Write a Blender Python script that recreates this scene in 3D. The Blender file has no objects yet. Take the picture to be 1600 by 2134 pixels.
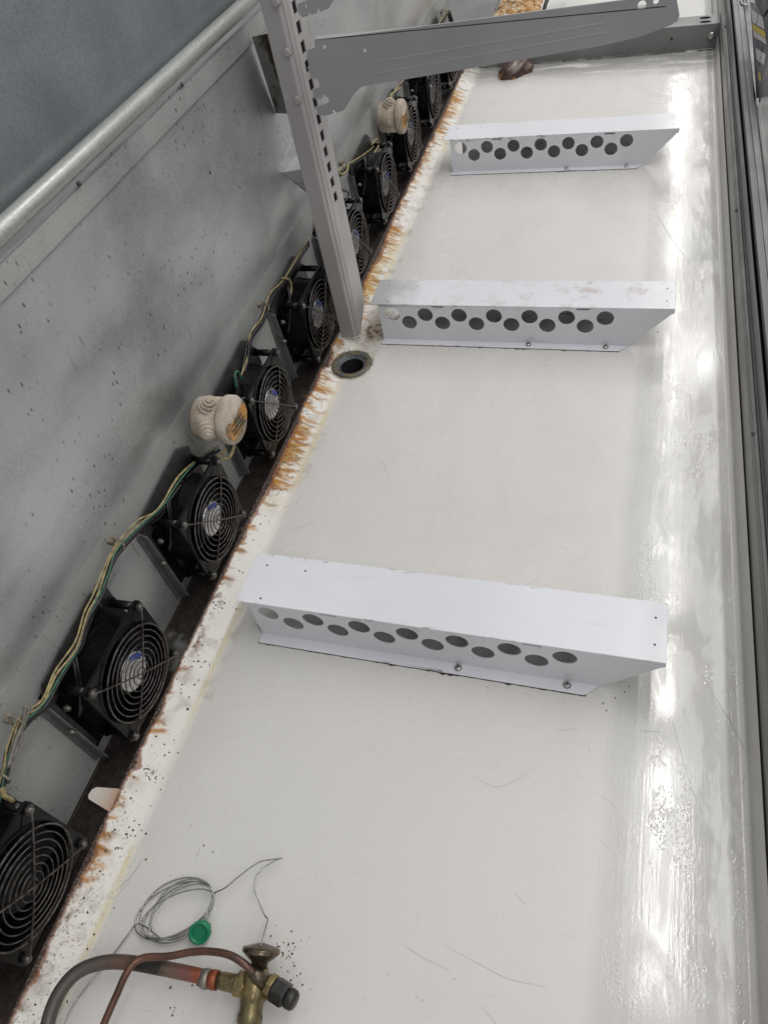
import bpy, bmesh, math, random
import numpy as np
from mathutils import Vector, Matrix

# ------------------------------------------------------------------ camera, world, lamps
S = bpy.context.scene
COL = S.collection
rnd = random.Random(7)

cd = bpy.data.cameras.new('camera'); cam = bpy.data.objects.new('camera', cd); COL.objects.link(cam)
CR = Matrix(((0.95418189, -0.09617396, 0.28335046), (0.25393138, 0.7611857, -0.59675386), (-0.15829013, 0.64136331, 0.75073121)))
CP = Vector((0, 0, 0.77))
cam.matrix_world = Matrix.Translation(CP) @ CR.to_4x4()
cd.sensor_fit = 'VERTICAL'; cd.sensor_height = 24.0; cd.lens = 24.0 * 1509.44 / 2134.0
cd.clip_start = 0.01; cd.clip_end = 60
S.camera = cam

w = bpy.data.worlds.new("World"); S.world = w; w.use_nodes = True
bg = w.node_tree.nodes['Background']; bg.inputs[0].default_value = (1.0, 0.985, 0.985, 1); bg.inputs[1].default_value = 0.56

def strip_lamp(x, y, z, ln, wd, power, col=(1.0, 0.985, 0.955), tilt=0.0):
    l = bpy.data.lights.new('tube_or_fill_lamp', 'AREA'); l.shape = 'RECTANGLE'; l.size = wd; l.size_y = ln
    l.energy = power; l.color = col
    o = bpy.data.objects.new('tube_or_fill_lamp', l); COL.objects.link(o)
    o.location = (x, y, z); o.rotation_euler = (0, tilt, 0)
    return o
# rows of fluorescent tubes on the shop ceiling, plus two added fill rows
LZ = 2.6; K = (LZ + CP.z) / CP.z
for a, b in ((0.10, 0.335), (0.372, 0.470), (0.50, 0.715), (0.74, 1.17), (1.21, 1.56), (1.60, 2.12)):
    strip_lamp(0.088 * K, (a + b) / 2 * K, LZ, (b - a) * K, 0.075, (10.0 if a < 0.2 else 7.5 if a < 0.6 else 5.0) * (b - a) / 0.3)
strip_lamp(0.134 * K, 0.985 * K, LZ, 0.5, 0.10, 4.0)
strip_lamp(0.90, 3.2, LZ, 10.0, 0.10, 88)  # added fill row, set so its floor reflection misses the tray
strip_lamp(3.4, 3.0, LZ, 9.0, 0.2, 70)  # added unseen fill row, its reflection also off the tray

v = S.view_settings; v.view_transform = 'Standard'; v.look = 'None'; v.gamma = 1; v.use_curve_mapping = False; v.exposure = -0.06

def W(px, py, ax, val):
    """where the sight line through a photo point meets the real plane axis=val"""
    d = CR @ Vector(((px - 800) / 1509.44, -(py - 1067) / 1509.44, -1)); t = (val - CP[ax]) / d[ax]
    return CP + d * t

# ------------------------------------------------------------------ materials
class N:
    def __init__(s, name):
        s.m = bpy.data.materials.new(name); s.m.use_nodes = True; s.t = s.m.node_tree
        s.b = s.t.nodes['Principled BSDF']; s.pos = s.n('ShaderNodeNewGeometry').outputs['Position']
    def n(s, ty, **k):
        q = s.t.nodes.new(ty)
        for a, b in k.items(): setattr(q, a, b)
        return q
    def lk(s, a, b): s.t.links.new(a, b)
    def put(s, sock, val):
        if hasattr(val, 'is_output') or hasattr(val, 'links'): s.lk(val, sock)
        else: sock.default_value = val
    def mapv(s, scale=(1, 1, 1), src=None, rot=(0, 0, 0), loc=(0, 0, 0)):
        q = s.n('ShaderNodeMapping'); s.lk(src or s.pos, q.inputs[0]); q.inputs['Scale'].default_value = scale
        q.inputs['Rotation'].default_value = rot; q.inputs['Location'].default_value = loc; return q.outputs[0]
    def noise(s, scale=5, detail=3, rough=0.5, vec=None, dist=0):
        q = s.n('ShaderNodeTexNoise'); s.lk(vec or s.pos, q.inputs['Vector']); q.inputs['Scale'].default_value = scale
        q.inputs['Detail'].default_value = detail; q.inputs['Roughness'].default_value = rough; q.inputs['Distortion'].default_value = dist
        return q.outputs['Fac']
    def vor(s, scale=50, vec=None, feat='F1', out='Distance', rand=1):
        q = s.n('ShaderNodeTexVoronoi', feature=feat); s.lk(vec or s.pos, q.inputs['Vector']); q.inputs['Scale'].default_value = scale
        q.inputs['Randomness'].default_value = rand
        return q.outputs[out]
    def ramp(s, fac, a, b, lo=0.0, hi=1.0):
        q = s.n('ShaderNodeMapRange'); q.interpolation_type = 'SMOOTHSTEP'; s.put(q.inputs[0], fac)
        q.inputs[1].default_value = a; q.inputs[2].default_value = b; q.inputs[3].default_value = lo; q.inputs[4].default_value = hi
        return q.outputs[0]
    def math(s, op, a, b=0.0, clamp=False):
        q = s.n('ShaderNodeMath', operation=op, use_clamp=clamp); s.put(q.inputs[0], a); s.put(q.inputs[1], b); return q.outputs[0]
    def mix(s, fac, a, b):
        q = s.n('ShaderNodeMix', data_type='RGBA'); s.put(q.inputs[0], fac)
        for sock, val in ((q.inputs[6], a), (q.inputs[7], b)):
            if isinstance(val, tuple): sock.default_value = (*val[:3], 1)
            else: s.lk(val, sock)
        return q.outputs[2]
    def sep(s):
        q = s.n('ShaderNodeSeparateXYZ'); s.lk(s.pos, q.inputs[0]); return q.outputs
    def bump(s, h, strength=0.2, dist=0.001, prev=None):
        q = s.n('ShaderNodeBump'); s.lk(h, q.inputs['Height']); q.inputs['Strength'].default_value = strength; q.inputs['Distance'].default_value = dist
        if prev: s.lk(prev, q.inputs['Normal'])
        return q.outputs[0]
    def set(s, color=None, rough=None, metal=None, normal=None, **k):
        for nm, val in (('Base Color', color), ('Roughness', rough), ('Metallic', metal), ('Normal', normal)):
            if val is None: continue
            if isinstance(val, tuple): s.b.inputs[nm].default_value = (*val[:3], 1)
            else: s.put(s.b.inputs[nm], val)
        for a, b in k.items(): s.put(s.b.inputs[a], b)
        return s.m

def simple(name, color, rough=0.5, metal=0.0, var=0.25, scale=60, bump=0.0, **k):
    s = N(name); f = s.ramp(s.noise(scale, 4, 0.6), 0.3, 0.7)
    dk = tuple(c * (1 - var) for c in color)
    nb = s.bump(s.noise(scale * 4, 3), bump, 0.001) if bump else None
    return s.set(s.mix(f, color, dk), s.ramp(s.noise(scale * 0.6, 3), 0.2, 0.8, max(rough - 0.1, 0.03), min(rough + 0.12, 1)), metal, nb, **k)

def mat_floor():
    s = N('tray_paint'); X, Y, Z = s.sep()
    base = s.mix(s.ramp(s.noise(2.2, 3), 0.35, 0.65), (0.615, 0.592, 0.577), (0.59, 0.58, 0.558))
    # cooler rim paint, chalky film towards the front edge
    rim = s.ramp(X, -0.447, -0.436, 1, 0)
    base = s.mix(rim, base, (0.70, 0.68, 0.65))
    # thin yellowed line in the crease
    cr = s.math('MULTIPLY', s.ramp(X, -0.4455, -0.441), s.ramp(X, -0.4405, -0.434, 1, 0))
    cr = s.math('MULTIPLY', cr, s.ramp(s.noise(5, 4, 0.6), 0.44, 0.62, 0, 0.6))
    base = s.mix(cr, base, (0.58, 0.50, 0.26))
    wet = s.ramp(X, 0.015, 0.085)
    film = s.noise(1.0, 6, 0.62, s.mapv((60, 7, 1)), 0.6)
    film2 = s.noise(9, 5, 0.65, s.mapv((1.6, 0.8, 1), rot=(0, 0, 0.5)), 1.2)
    fm = s.math('MULTIPLY', wet, s.ramp(s.math('MULTIPLY', s.math('ADD', film, film2), 0.5), 0.49, 0.55))
    base = s.mix(s.math('MULTIPLY', fm, 0.26), base, (0.74, 0.74, 0.72))
    # water-mark spots
    vs = s.vor(34, s.mapv((1, 0.7, 1)), out='Distance'); spot = s.math('MULTIPLY', s.ramp(vs, 0.16, 0.2, 1, 0), s.ramp(s.noise(7, 2), 0.52, 0.6))
    spot = s.math('MULTIPLY', spot, wet)
    base = s.mix(s.math('MULTIPLY', spot, 0.35), base, (0.78, 0.78, 0.76))
    # faint scuffs all over
    sc = s.ramp(s.noise(1.0, 5, 0.7, s.mapv((14, 120, 1), rot=(0, 0, 0.12))), 0.60, 0.72, 0, 0.22)
    base = s.mix(sc, base, (0.44, 0.43, 0.40))
    for sx, sy, ro, th in ((30, 420, 0.5, 0.66), (380, 26, 0.1, 0.665), (26, 300, -0.7, 0.675)):
        q1 = s.ramp(s.noise(1.0, 3, 0.6, s.mapv((sx, sy, 1), rot=(0, 0, ro))), th, th + 0.05, 0, 0.30)
        q1 = s.math('MULTIPLY', q1, s.ramp(s.noise(6, 3, 0.6, s.mapv(loc=(sx, 0, 0))), 0.45, 0.62))
        base = s.mix(q1, base, (0.34, 0.33, 0.31))
    # broad hazy residue
    base = s.mix(s.ramp(s.noise(1.0, 5, 0.7, s.mapv((5, 2.4, 1), loc=(7, 3, 0)), 1.0), 0.45, 0.7, 0, 0.35), base, (0.52, 0.505, 0.475))
    # fine specks, denser at the rim
    for sc_, thr, seed in ((260, 0.10, 3.1), (140, 0.085, 9.7)):
        vd = s.vor(sc_, s.mapv((1, 1, 1), loc=(seed, seed, 0)))
        g = s.noise(11, 4, 0.7, s.mapv(loc=(seed, 0, 0)))
        gate = s.math('ADD', g, s.ramp(X, -0.45, -0.40, 0.13, 0.0))
        m = s.math('MULTIPLY', s.ramp(vd, thr * 0.7, thr, 1, 0), s.ramp(gate, 0.56, 0.64))
        base = s.mix(s.math('MULTIPLY', m, 0.85), base, (0.06, 0.05, 0.035))
    # dirty drifts on the far end of the tray
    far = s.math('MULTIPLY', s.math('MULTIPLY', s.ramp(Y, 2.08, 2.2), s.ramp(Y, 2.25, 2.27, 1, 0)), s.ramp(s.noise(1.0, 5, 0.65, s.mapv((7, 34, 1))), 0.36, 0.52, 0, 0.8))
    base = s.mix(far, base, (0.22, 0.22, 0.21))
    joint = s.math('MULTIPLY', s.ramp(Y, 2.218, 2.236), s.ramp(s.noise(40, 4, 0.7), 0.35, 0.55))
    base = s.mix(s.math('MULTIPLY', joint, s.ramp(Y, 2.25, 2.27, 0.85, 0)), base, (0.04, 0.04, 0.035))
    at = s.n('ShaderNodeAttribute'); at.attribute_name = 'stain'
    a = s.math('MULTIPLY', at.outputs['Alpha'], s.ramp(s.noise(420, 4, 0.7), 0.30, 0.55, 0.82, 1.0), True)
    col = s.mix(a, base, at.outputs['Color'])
    r = s.ramp(s.noise(16, 4, 0.6), 0.3, 0.7, 0.24, 0.32)
    r = s.math('ADD', r, s.math('MULTIPLY', wet, -0.185)); r = s.math('ADD', r, s.ramp(X, 0.157, 0.163, 0, 0.3))
    r = s.math('ADD', r, s.math('MULTIPLY', fm, 0.10)); r = s.math('ADD', r, s.math('MULTIPLY', a, 0.15)); r = s.math('ADD', r, s.math('MULTIPLY', wet, s.ramp(s.noise(1.0, 5, 0.6, s.mapv((22, 7, 1), loc=(5, 2, 0)), 0.6), 0.52, 0.62, 0, 0.12))); r = s.math('ADD', r, s.ramp(X, -0.436, -0.425, 0.3, 0))
    ct = s.math('ADD', s.ramp(X, -0.44, -0.41, 0.0, 0.2), s.math('MULTIPLY', wet, 0.12))
    h1 = s.noise(1.0, 4, 0.65, s.mapv((260, 9, 1), rot=(0, 0, 0.04)))
    h2 = s.noise(330, 3, 0.6)
    h3 = s.noise(3.2, 2, 0.5)
    hs = s.math('MULTIPLY', s.math('ADD', s.math('MULTIPLY', h1, 0.55), s.math('MULTIPLY', h2, 0.45)), s.ramp(X, -0.05, 0.07, 0.10, 1))
    hs = s.math('MULTIPLY', hs, s.ramp(s.noise(5, 3), 0.35, 0.6, 0.35, 1))
    nrm = s.bump(h3, 0.18, 0.004)
    nrm = s.bump(hs, 0.5, 0.00022, nrm)
    dv = s.ramp(s.vor(430, s.mapv((1, 0.8, 1), loc=(0.3, 0.7, 0)), 'SMOOTH_F1'), 0.10, 0.45, 1, 0)
    dv = s.math('MULTIPLY', dv, s.math('MULTIPLY', s.ramp(X, 0.0, 0.06), s.ramp(s.noise(12, 4, 0.65, s.mapv((1.8, 0.5, 1))), 0.50, 0.62)))
    nrm = s.bump(dv, 0.4, 0.00022, nrm)
    return s.set(col, r, 0.0, nrm, **{'Coat Weight': ct, 'Coat Roughness': 0.10, 'Coat Normal': nrm, 'Specular IOR Level': s.ramp(X, -0.44, -0.42, 0.2, 0.5)})

def mat_enamel():
    s = N('white_enamel')
    base = s.mix(s.ramp(s.noise(6, 3), 0.3, 0.7), (0.70, 0.71, 0.755), (0.64, 0.65, 0.69))
    for sc_, thr in ((300, 0.10), (120, 0.07)):
        m = s.math('MULTIPLY', s.ramp(s.vor(sc_), thr * 0.6, thr, 1, 0), s.ramp(s.noise(13, 4, 0.7), 0.52, 0.66))
        base = s.mix(s.math('MULTIPLY', m, 0.8), base, (0.10, 0.08, 0.06))
    sm = s.math('MULTIPLY', s.ramp(s.noise(1, 5, 0.7, s.mapv((9, 45, 45))), 0.58, 0.72, 0, 0.4), s.ramp(s.noise(4, 2), 0.45, 0.6))
    base = s.mix(sm, base, (0.36, 0.33, 0.30))
    tc = s.n('ShaderNodeTexCoord').outputs['Object']; q = s.n('ShaderNodeSeparateXYZ'); s.lk(tc, q.inputs[0]); OY, OZ = q.outputs[1], q.outputs[2]
    edge = s.math('ADD', s.ramp(OY, 0.0675, 0.0735), s.math('MULTIPLY', s.ramp(OY, 0.004, 0.0, 0, 0.8), s.ramp(OZ, 0.06, 0.071)))
    edge = s.math('ADD', edge, s.ramp(OY, -0.009, -0.0135))
    chip = s.math('MULTIPLY', edge, s.math('MULTIPLY', s.ramp(s.noise(1, 5, 0.75, s.mapv((55, 260, 260))), 0.54, 0.60), s.ramp(s.noise(9, 3), 0.46, 0.56)))
    base = s.mix(s.math('MULTIPLY', chip, 0.9, True), base, (0.13, 0.11, 0.09))
    X, Y, Z = s.sep()
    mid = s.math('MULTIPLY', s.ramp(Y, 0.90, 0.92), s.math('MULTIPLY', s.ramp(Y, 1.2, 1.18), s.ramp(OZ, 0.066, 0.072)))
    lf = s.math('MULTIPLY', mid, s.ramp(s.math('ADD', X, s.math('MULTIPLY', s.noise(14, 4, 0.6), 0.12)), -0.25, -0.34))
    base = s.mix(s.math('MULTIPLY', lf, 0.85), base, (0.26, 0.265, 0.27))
    rt = s.math('MULTIPLY', mid, s.math('MULTIPLY', s.ramp(s.noise(30, 5, 0.7), 0.50, 0.68), s.ramp(X, -0.30, 0.05, 0.3, 0.75)))
    base = s.mix(rt, base, (0.42, 0.345, 0.32))
    nrm = s.bump(s.noise(190, 3), 0.16, 0.0006); nrm = s.bump(s.noise(11, 2), 0.10, 0.003, nrm)
    return s.set(base, s.ramp(s.noise(12, 3), 0.3, 0.7, 0.18, 0.27), 0, nrm, **{'Coat Weight': 0.15, 'Coat Roughness': 0.1})

def mat_galv(name='galvanised', c1=(0.39, 0.40, 0.40), c2=(0.27, 0.28, 0.285), metal=0.6, rough=0.40, drops=1.0, scale=1.0):
    s = N(name); X, Y, Z = s.sep()
    base = s.mix(s.ramp(s.noise(4 * scale, 5, 0.62), 0.32, 0.68), c1, c2)
    grain = s.noise(330, 2, 0.6)
    base = s.mix(s.ramp(grain, 0.35, 0.75, 0, 0.45), base, tuple(c * 0.55 for c in c2))
    spg = s.vor(46, out='Color'); q = s.n('ShaderNodeSeparateColor'); s.lk(spg, q.inputs[0])
    base = s.mix(s.math('MULTIPLY', q.outputs[0], 0.10), base, tuple(min(c * 1.5, 0.8) for c in c1))
    cl = s.noise(1.0, 3, 0.55, s.mapv((3.2, 2.6, 4.4), loc=(2.3, 1.1, 0.4)), 0.8)  # cloudy tone; also paints in light and shade from shelves above
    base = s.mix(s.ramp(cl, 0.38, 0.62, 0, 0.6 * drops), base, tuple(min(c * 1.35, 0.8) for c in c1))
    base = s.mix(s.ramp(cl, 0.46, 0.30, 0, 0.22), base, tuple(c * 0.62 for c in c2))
    # drip marks
    dr = s.math('MULTIPLY', s.ramp(s.vor(125, s.mapv((1, 1, 0.5))), 0.13, 0.20, 1, 0), s.ramp(s.noise(14, 4, 0.7), 0.44, 0.60))
    base = s.mix(s.math('MULTIPLY', dr, 0.75 * drops), base, (0.06, 0.055, 0.05))
    st = s.ramp(s.noise(1, 5, 0.7, s.mapv((40, 40, 9))), 0.62, 0.74, 0, 0.5 * drops)
    base = s.mix(st, base, (0.10, 0.095, 0.085))
    h = s.vor(210, s.mapv((1, 1, 0.55)), 'SMOOTH_F1')
    nrm = s.bump(s.math('ADD', s.ramp(h, 0.05, 0.3, 1, 0), grain), 0.25 * drops + 0.05, 0.0006)
    nrm = s.bump(s.noise(2.4, 2), 0.35, 0.02, nrm)
    return s.set(base, s.ramp(s.noise(9, 4), 0.3, 0.7, rough - 0.08, rough + 0.12), metal, nrm)

def mat_painted_steel(name, col, rough=0.42):
    s = N(name)
    base = s.mix(s.ramp(s.noise(7, 4), 0.3, 0.7), col, tuple(c * 0.86 for c in col))
    m = s.math('MULTIPLY', s.ramp(s.vor(170), 0.05, 0.09, 1, 0), s.ramp(s.noise(9, 3), 0.52, 0.62))
    base = s.mix(s.math('MULTIPLY', m, 0.8), base, (0.07, 0.05, 0.04))
    sc = s.ramp(s.noise(1, 4, 0.7, s.mapv((60, 60, 9))), 0.64, 0.70, 0, 0.3)
    base = s.mix(sc, base, (0.5, 0.5, 0.5))
    return s.set(base, s.ramp(s.noise(14, 3), 0.3, 0.7, rough - 0.06, rough + 0.1), 0.15, s.bump(s.noise(260, 2), 0.06, 0.0005))

def mat_rusty_strip():
    s = N('rust_black_steel'); X, Y, Z = s.sep()
    n1 = s.noise(28, 6, 0.7); n2 = s.noise(150, 4, 0.7)
    base = s.mix(s.ramp(n2, 0.35, 0.65), (0.010, 0.008, 0.0075), (0.030, 0.021, 0.018))
    base = s.mix(s.ramp(n1, 0.61, 0.70), base, (0.12, 0.04, 0.012))
    base = s.mix(s.ramp(s.noise(9, 4, 0.6, s.mapv(loc=(3, 1, 0))), 0.60, 0.68, 0, 0.8), base, (0.16, 0.165, 0.16))
    return s.set(base, s.ramp(n1, 0.3, 0.7, 0.35, 0.8), 0.1, s.bump(n2, 0.7, 0.0012))

def mat_wire():
    s = N('rusty_guard_wire')
    n = s.noise(130, 4, 0.7)
    col = s.mix(s.ramp(n, 0.42, 0.58), (0.012, 0.008, 0.007), (0.07, 0.06, 0.055))
    m = s.ramp(n, 0.58, 0.68, 0.0, 0.7)
    return s.set(col, 0.28, m, s.bump(s.noise(500, 2), 0.4, 0.0004))

def mat_copper():
    s = N('tarnished_copper')
    n = s.noise(26, 4, 0.6); n2 = s.noise(60, 5, 0.7, s.mapv(loc=(4, 4, 4)))
    X, Y, Z = s.sep()
    col = s.mix(s.ramp(n, 0.35, 0.65), (0.085, 0.05, 0.038), (0.16, 0.078, 0.052))
    return s.set(s.mix(s.ramp(n2, 0.5, 0.7, 0, 0.6), col, (0.035, 0.028, 0.024)), s.ramp(n2, 0.3, 0.7, 0.3, 0.5), 0.55, s.bump(n2, 0.15, 0.0005))

def mat_liquid_line():
    # thick pipe: grey-black sooted part, then heat-tinted red and purple copper near the brazed joint
    s = N('sooted_copper'); X, Y, Z = s.sep()
    nn = s.math('MULTIPLY', s.math('SUBTRACT', s.noise(60, 4, 0.6), 0.5), 0.03)
    t = s.math('ADD', X, nn)
    col = s.mix(s.ramp(t, -0.405, -0.39), (0.095, 0.082, 0.075), (0.13, 0.08, 0.06))
    col = s.mix(s.ramp(t, -0.378, -0.37), col, (0.035, 0.032, 0.03))
    col = s.mix(s.ramp(t, -0.345, -0.338), col, (0.17, 0.11, 0.085))
    col = s.mix(s.ramp(t, -0.330, -0.326), col, (0.22, 0.09, 0.085))
    col = s.mix(s.ramp(t, -0.319, -0.314), col, (0.27, 0.085, 0.04))
    n2 = s.noise(120, 4, 0.7)
    col = s.mix(s.ramp(n2, 0.5, 0.7, 0, 0.45), col, (0.08, 0.06, 0.05))
    return s.set(col, s.ramp(n2, 0.3, 0.7, 0.34, 0.55), 0.45, s.bump(n2, 0.2, 0.0004))

def mat_brass():
    s = N('old_brass'); n = s.noise(70, 5, 0.65); n2 = s.noise(30, 3, 0.6)
    col = s.mix(s.ramp(n2, 0.35, 0.65), (0.30, 0.225, 0.10), (0.17, 0.14, 0.075))
    col = s.mix(s.ramp(n, 0.52, 0.68, 0, 0.85), col, (0.06, 0.05, 0.03))
    return s.set(col, s.ramp(n, 0.3, 0.7, 0.28, 0.5), 0.8, s.bump(s.noise(300, 3), 0.25, 0.0005))

def mat_box():
    s = N('mouldy_beige_plastic')
    col = s.mix(s.ramp(s.noise(30, 4), 0.35, 0.65), (0.46, 0.40, 0.335), (0.34, 0.285, 0.22))
    m = s.math('MULTIPLY', s.ramp(s.noise(700, 4, 0.75), 0.53, 0.60), s.ramp(s.noise(30, 4), 0.36, 0.58))
    col = s.mix(s.math('MULTIPLY', m, 0.85), col, (0.05, 0.035, 0.025))
    return s.set(col, 0.7, 0, s.bump(s.noise(500, 3), 0.4, 0.0005))

def mat_label():
    s = N('stained_orange_label')
    col = s.mix(s.ramp(s.noise(60, 4, 0.65), 0.42, 0.6), (0.46, 0.21, 0.045), (0.14, 0.11, 0.055))
    return s.set(col, 0.6, 0)

def mat_drain():
    s = N('drain_grime'); n = s.noise(90, 5, 0.7)
    col = s.mix(s.ramp(n, 0.44, 0.58), (0.085, 0.09, 0.095), (0.17, 0.135, 0.06))
    return s.set(s.mix(s.ramp(s.noise(220, 3), 0.55, 0.65), col, (0.05, 0.04, 0.025)), 0.45, 0, s.bump(n, 0.4, 0.001))

def mat_putty():
    s = N('brown_putty'); n = s.noise(40, 4)
    col = s.mix(s.ramp(n, 0.4, 0.6), (0.035, 0.018, 0.014), (0.075, 0.038, 0.028))
    X, Y, Z = s.sep()
    col = s.mix(s.math('MULTIPLY', s.ramp(s.noise(34, 3, 0.5, s.mapv(loc=(1, 2, 0))), 0.58, 0.62), s.ramp(Z, 0.02, 0.006)), col, (0.36, 0.17, 0.05))
    return s.set(col, 0.33, 0, s.bump(n, 0.5, 0.002))

def mat_foam():
    s = N('stained_insulation'); n = s.noise(45, 6, 0.7)
    col = s.mix(s.ramp(n, 0.42, 0.52), (0.58, 0.50, 0.36), (0.42, 0.20, 0.04))
    col = s.mix(s.ramp(n, 0.56, 0.63), col, (0.06, 0.035, 0.02))
    return s.set(col, 0.6, 0, s.bump(n, 1, 0.01))

M = dict(
    floor=mat_floor(), enamel=mat_enamel(),
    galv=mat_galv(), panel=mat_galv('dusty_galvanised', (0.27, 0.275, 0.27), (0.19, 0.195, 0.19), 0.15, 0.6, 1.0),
    upper=mat_galv('cool_galvanised', (0.27, 0.305, 0.33), (0.235, 0.255, 0.265), 0.6, 0.36, 0.1, 0.6),
    rail=mat_galv('rail_galvanised', (0.42, 0.43, 0.41), (0.35, 0.36, 0.34), 0.6, 0.42, 0.1),
    post=mat_painted_steel('post_grey', (0.38, 0.365, 0.365)), arm=mat_painted_steel('arm_grey', (0.345, 0.348, 0.358), 0.4),
    front=mat_painted_steel('front_rail_grey', (0.20, 0.20, 0.20), 0.38), fdark=mat_painted_steel('front_rail_dark', (0.12, 0.12, 0.12), 0.4),
    strip=mat_rusty_strip(), wire=mat_wire(),
    cream=mat_painted_steel('front_panel_white', (0.24, 0.24, 0.225), 0.35),
    black=simple('wet_black_plastic', (0.006, 0.006, 0.0065), 0.2, 0, 0.3, 40, 0.1, **{'Specular IOR Level': 0.16}),
    void=simple('black_duct', (0.006, 0.006, 0.006), 0.8), seal=simple('black_rubber_seal', (0.012, 0.012, 0.012), 0.5),
    mount=simple('grimy_mount_steel', (0.055, 0.055, 0.053), 0.5, 0.2, 0.5, 50, 0.2),
    flange=simple('dull_flange_steel', (0.15, 0.155, 0.15), 0.5, 0.3, 0.35, 50, 0.1),
    screw=simple('bright_screw_steel', (0.5, 0.5, 0.49), 0.3, 0.85, 0.4, 200, 0.1), dullscrew=simple('dull_screw_steel', (0.16, 0.15, 0.14), 0.3, 0.6, 0.5, 200, 0.2),
    hub=simple('foil_hub', (0.75, 0.75, 0.75), 0.22, 0.7, 0.35, 260, 0.4), hubblue=simple('blue_hub_print', (0.02, 0.07, 0.42), 0.3),
    copper=mat_copper(), liquid=mat_liquid_line(), brass=mat_brass(), solder=simple('grey_solder', (0.28, 0.25, 0.22), 0.45, 0.6, 0.35, 100, 0.2),
    redco=simple('red_heated_copper', (0.30, 0.075, 0.028), 0.42, 0.35, 0.5, 120, 0.2),
    blacknut=simple('black_nut', (0.030, 0.028, 0.026), 0.38, 0.3, 0.4, 90, 0.2), bronze=simple('dark_bronze', (0.16, 0.125, 0.09), 0.28, 0.85, 0.5, 90, 0.1),
    cap=simple('capillary_steel', (0.42, 0.42, 0.42), 0.25, 0.9, 0.3, 150), green=simple('green_plastic', (0.0, 0.19, 0.085), 0.35, 0, 0.15, 80, 0.05),
    box=mat_box(), label=mat_label(), ink=simple('label_ink', (0.02, 0.018, 0.015), 0.6), putty=mat_putty(), foam=mat_foam(),
    wy=simple('yellow_wire', (0.36, 0.29, 0.14), 0.5, 0, 0.6, 160, 0.3), wg=simple('green_wire', (0.035, 0.12, 0.075), 0.5, 0, 0.4, 160, 0.3), wk=simple('black_wire', (0.013, 0.013, 0.014), 0.35, 0, 0.3, 160, 0.3),
    ww=simple('grey_wire', (0.20, 0.18, 0.16), 0.5, 0, 0.5, 160, 0.3), tie=simple('dirty_nylon', (0.23, 0.20, 0.16), 0.55, 0, 0.5, 160, 0.3),
    drainp=simple('drain_plastic', (0.085, 0.092, 0.102), 0.4, 0, 0.3, 60, 0.1), draing=mat_drain(), drainb=simple('drain_bore', (0.018, 0.019, 0.022), 0.5),
    speck=simple('grime_speck', (0.035, 0.028, 0.02), 0.5), rustspeck=simple('rust_speck', (0.22, 0.085, 0.018), 0.6), scratch=simple('scratch_grey', (0.27, 0.26, 0.24), 0.5),
    scratchw=simple('scratch_pale', (0.78, 0.78, 0.77), 0.4),
    tray2=simple('far_tray_paint', (0.60, 0.60, 0.57), 0.3, 0, 0.15, 4),
    tagw=simple('tag_white', (0.62, 0.60, 0.63), 0.4), tagy=simple('tag_yellow', (0.62, 0.50, 0.03), 0.4), tagd=simple('tag_navy', (0.045, 0.05, 0.085), 0.35),
    shop=simple('shop_floor', (0.22, 0.22, 0.22), 0.4, 0, 0.3, 3),
)
g = N('screen_glass'); g.set((0.20, 0.25, 0.23), 0.08)
tr = g.n('ShaderNodeBsdfTransparent'); tr.inputs[0].default_value = (0.965, 0.975, 0.968, 1); mxs = g.n('ShaderNodeMixShader'); mxs.inputs[0].default_value = 0.16
g.lk(tr.outputs[0], mxs.inputs[1]); g.lk(g.b.outputs[0], mxs.inputs[2]); g.lk(mxs.outputs[0], g.t.nodes['Material Output'].inputs['Surface']); M['glass'] = g.m

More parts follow.
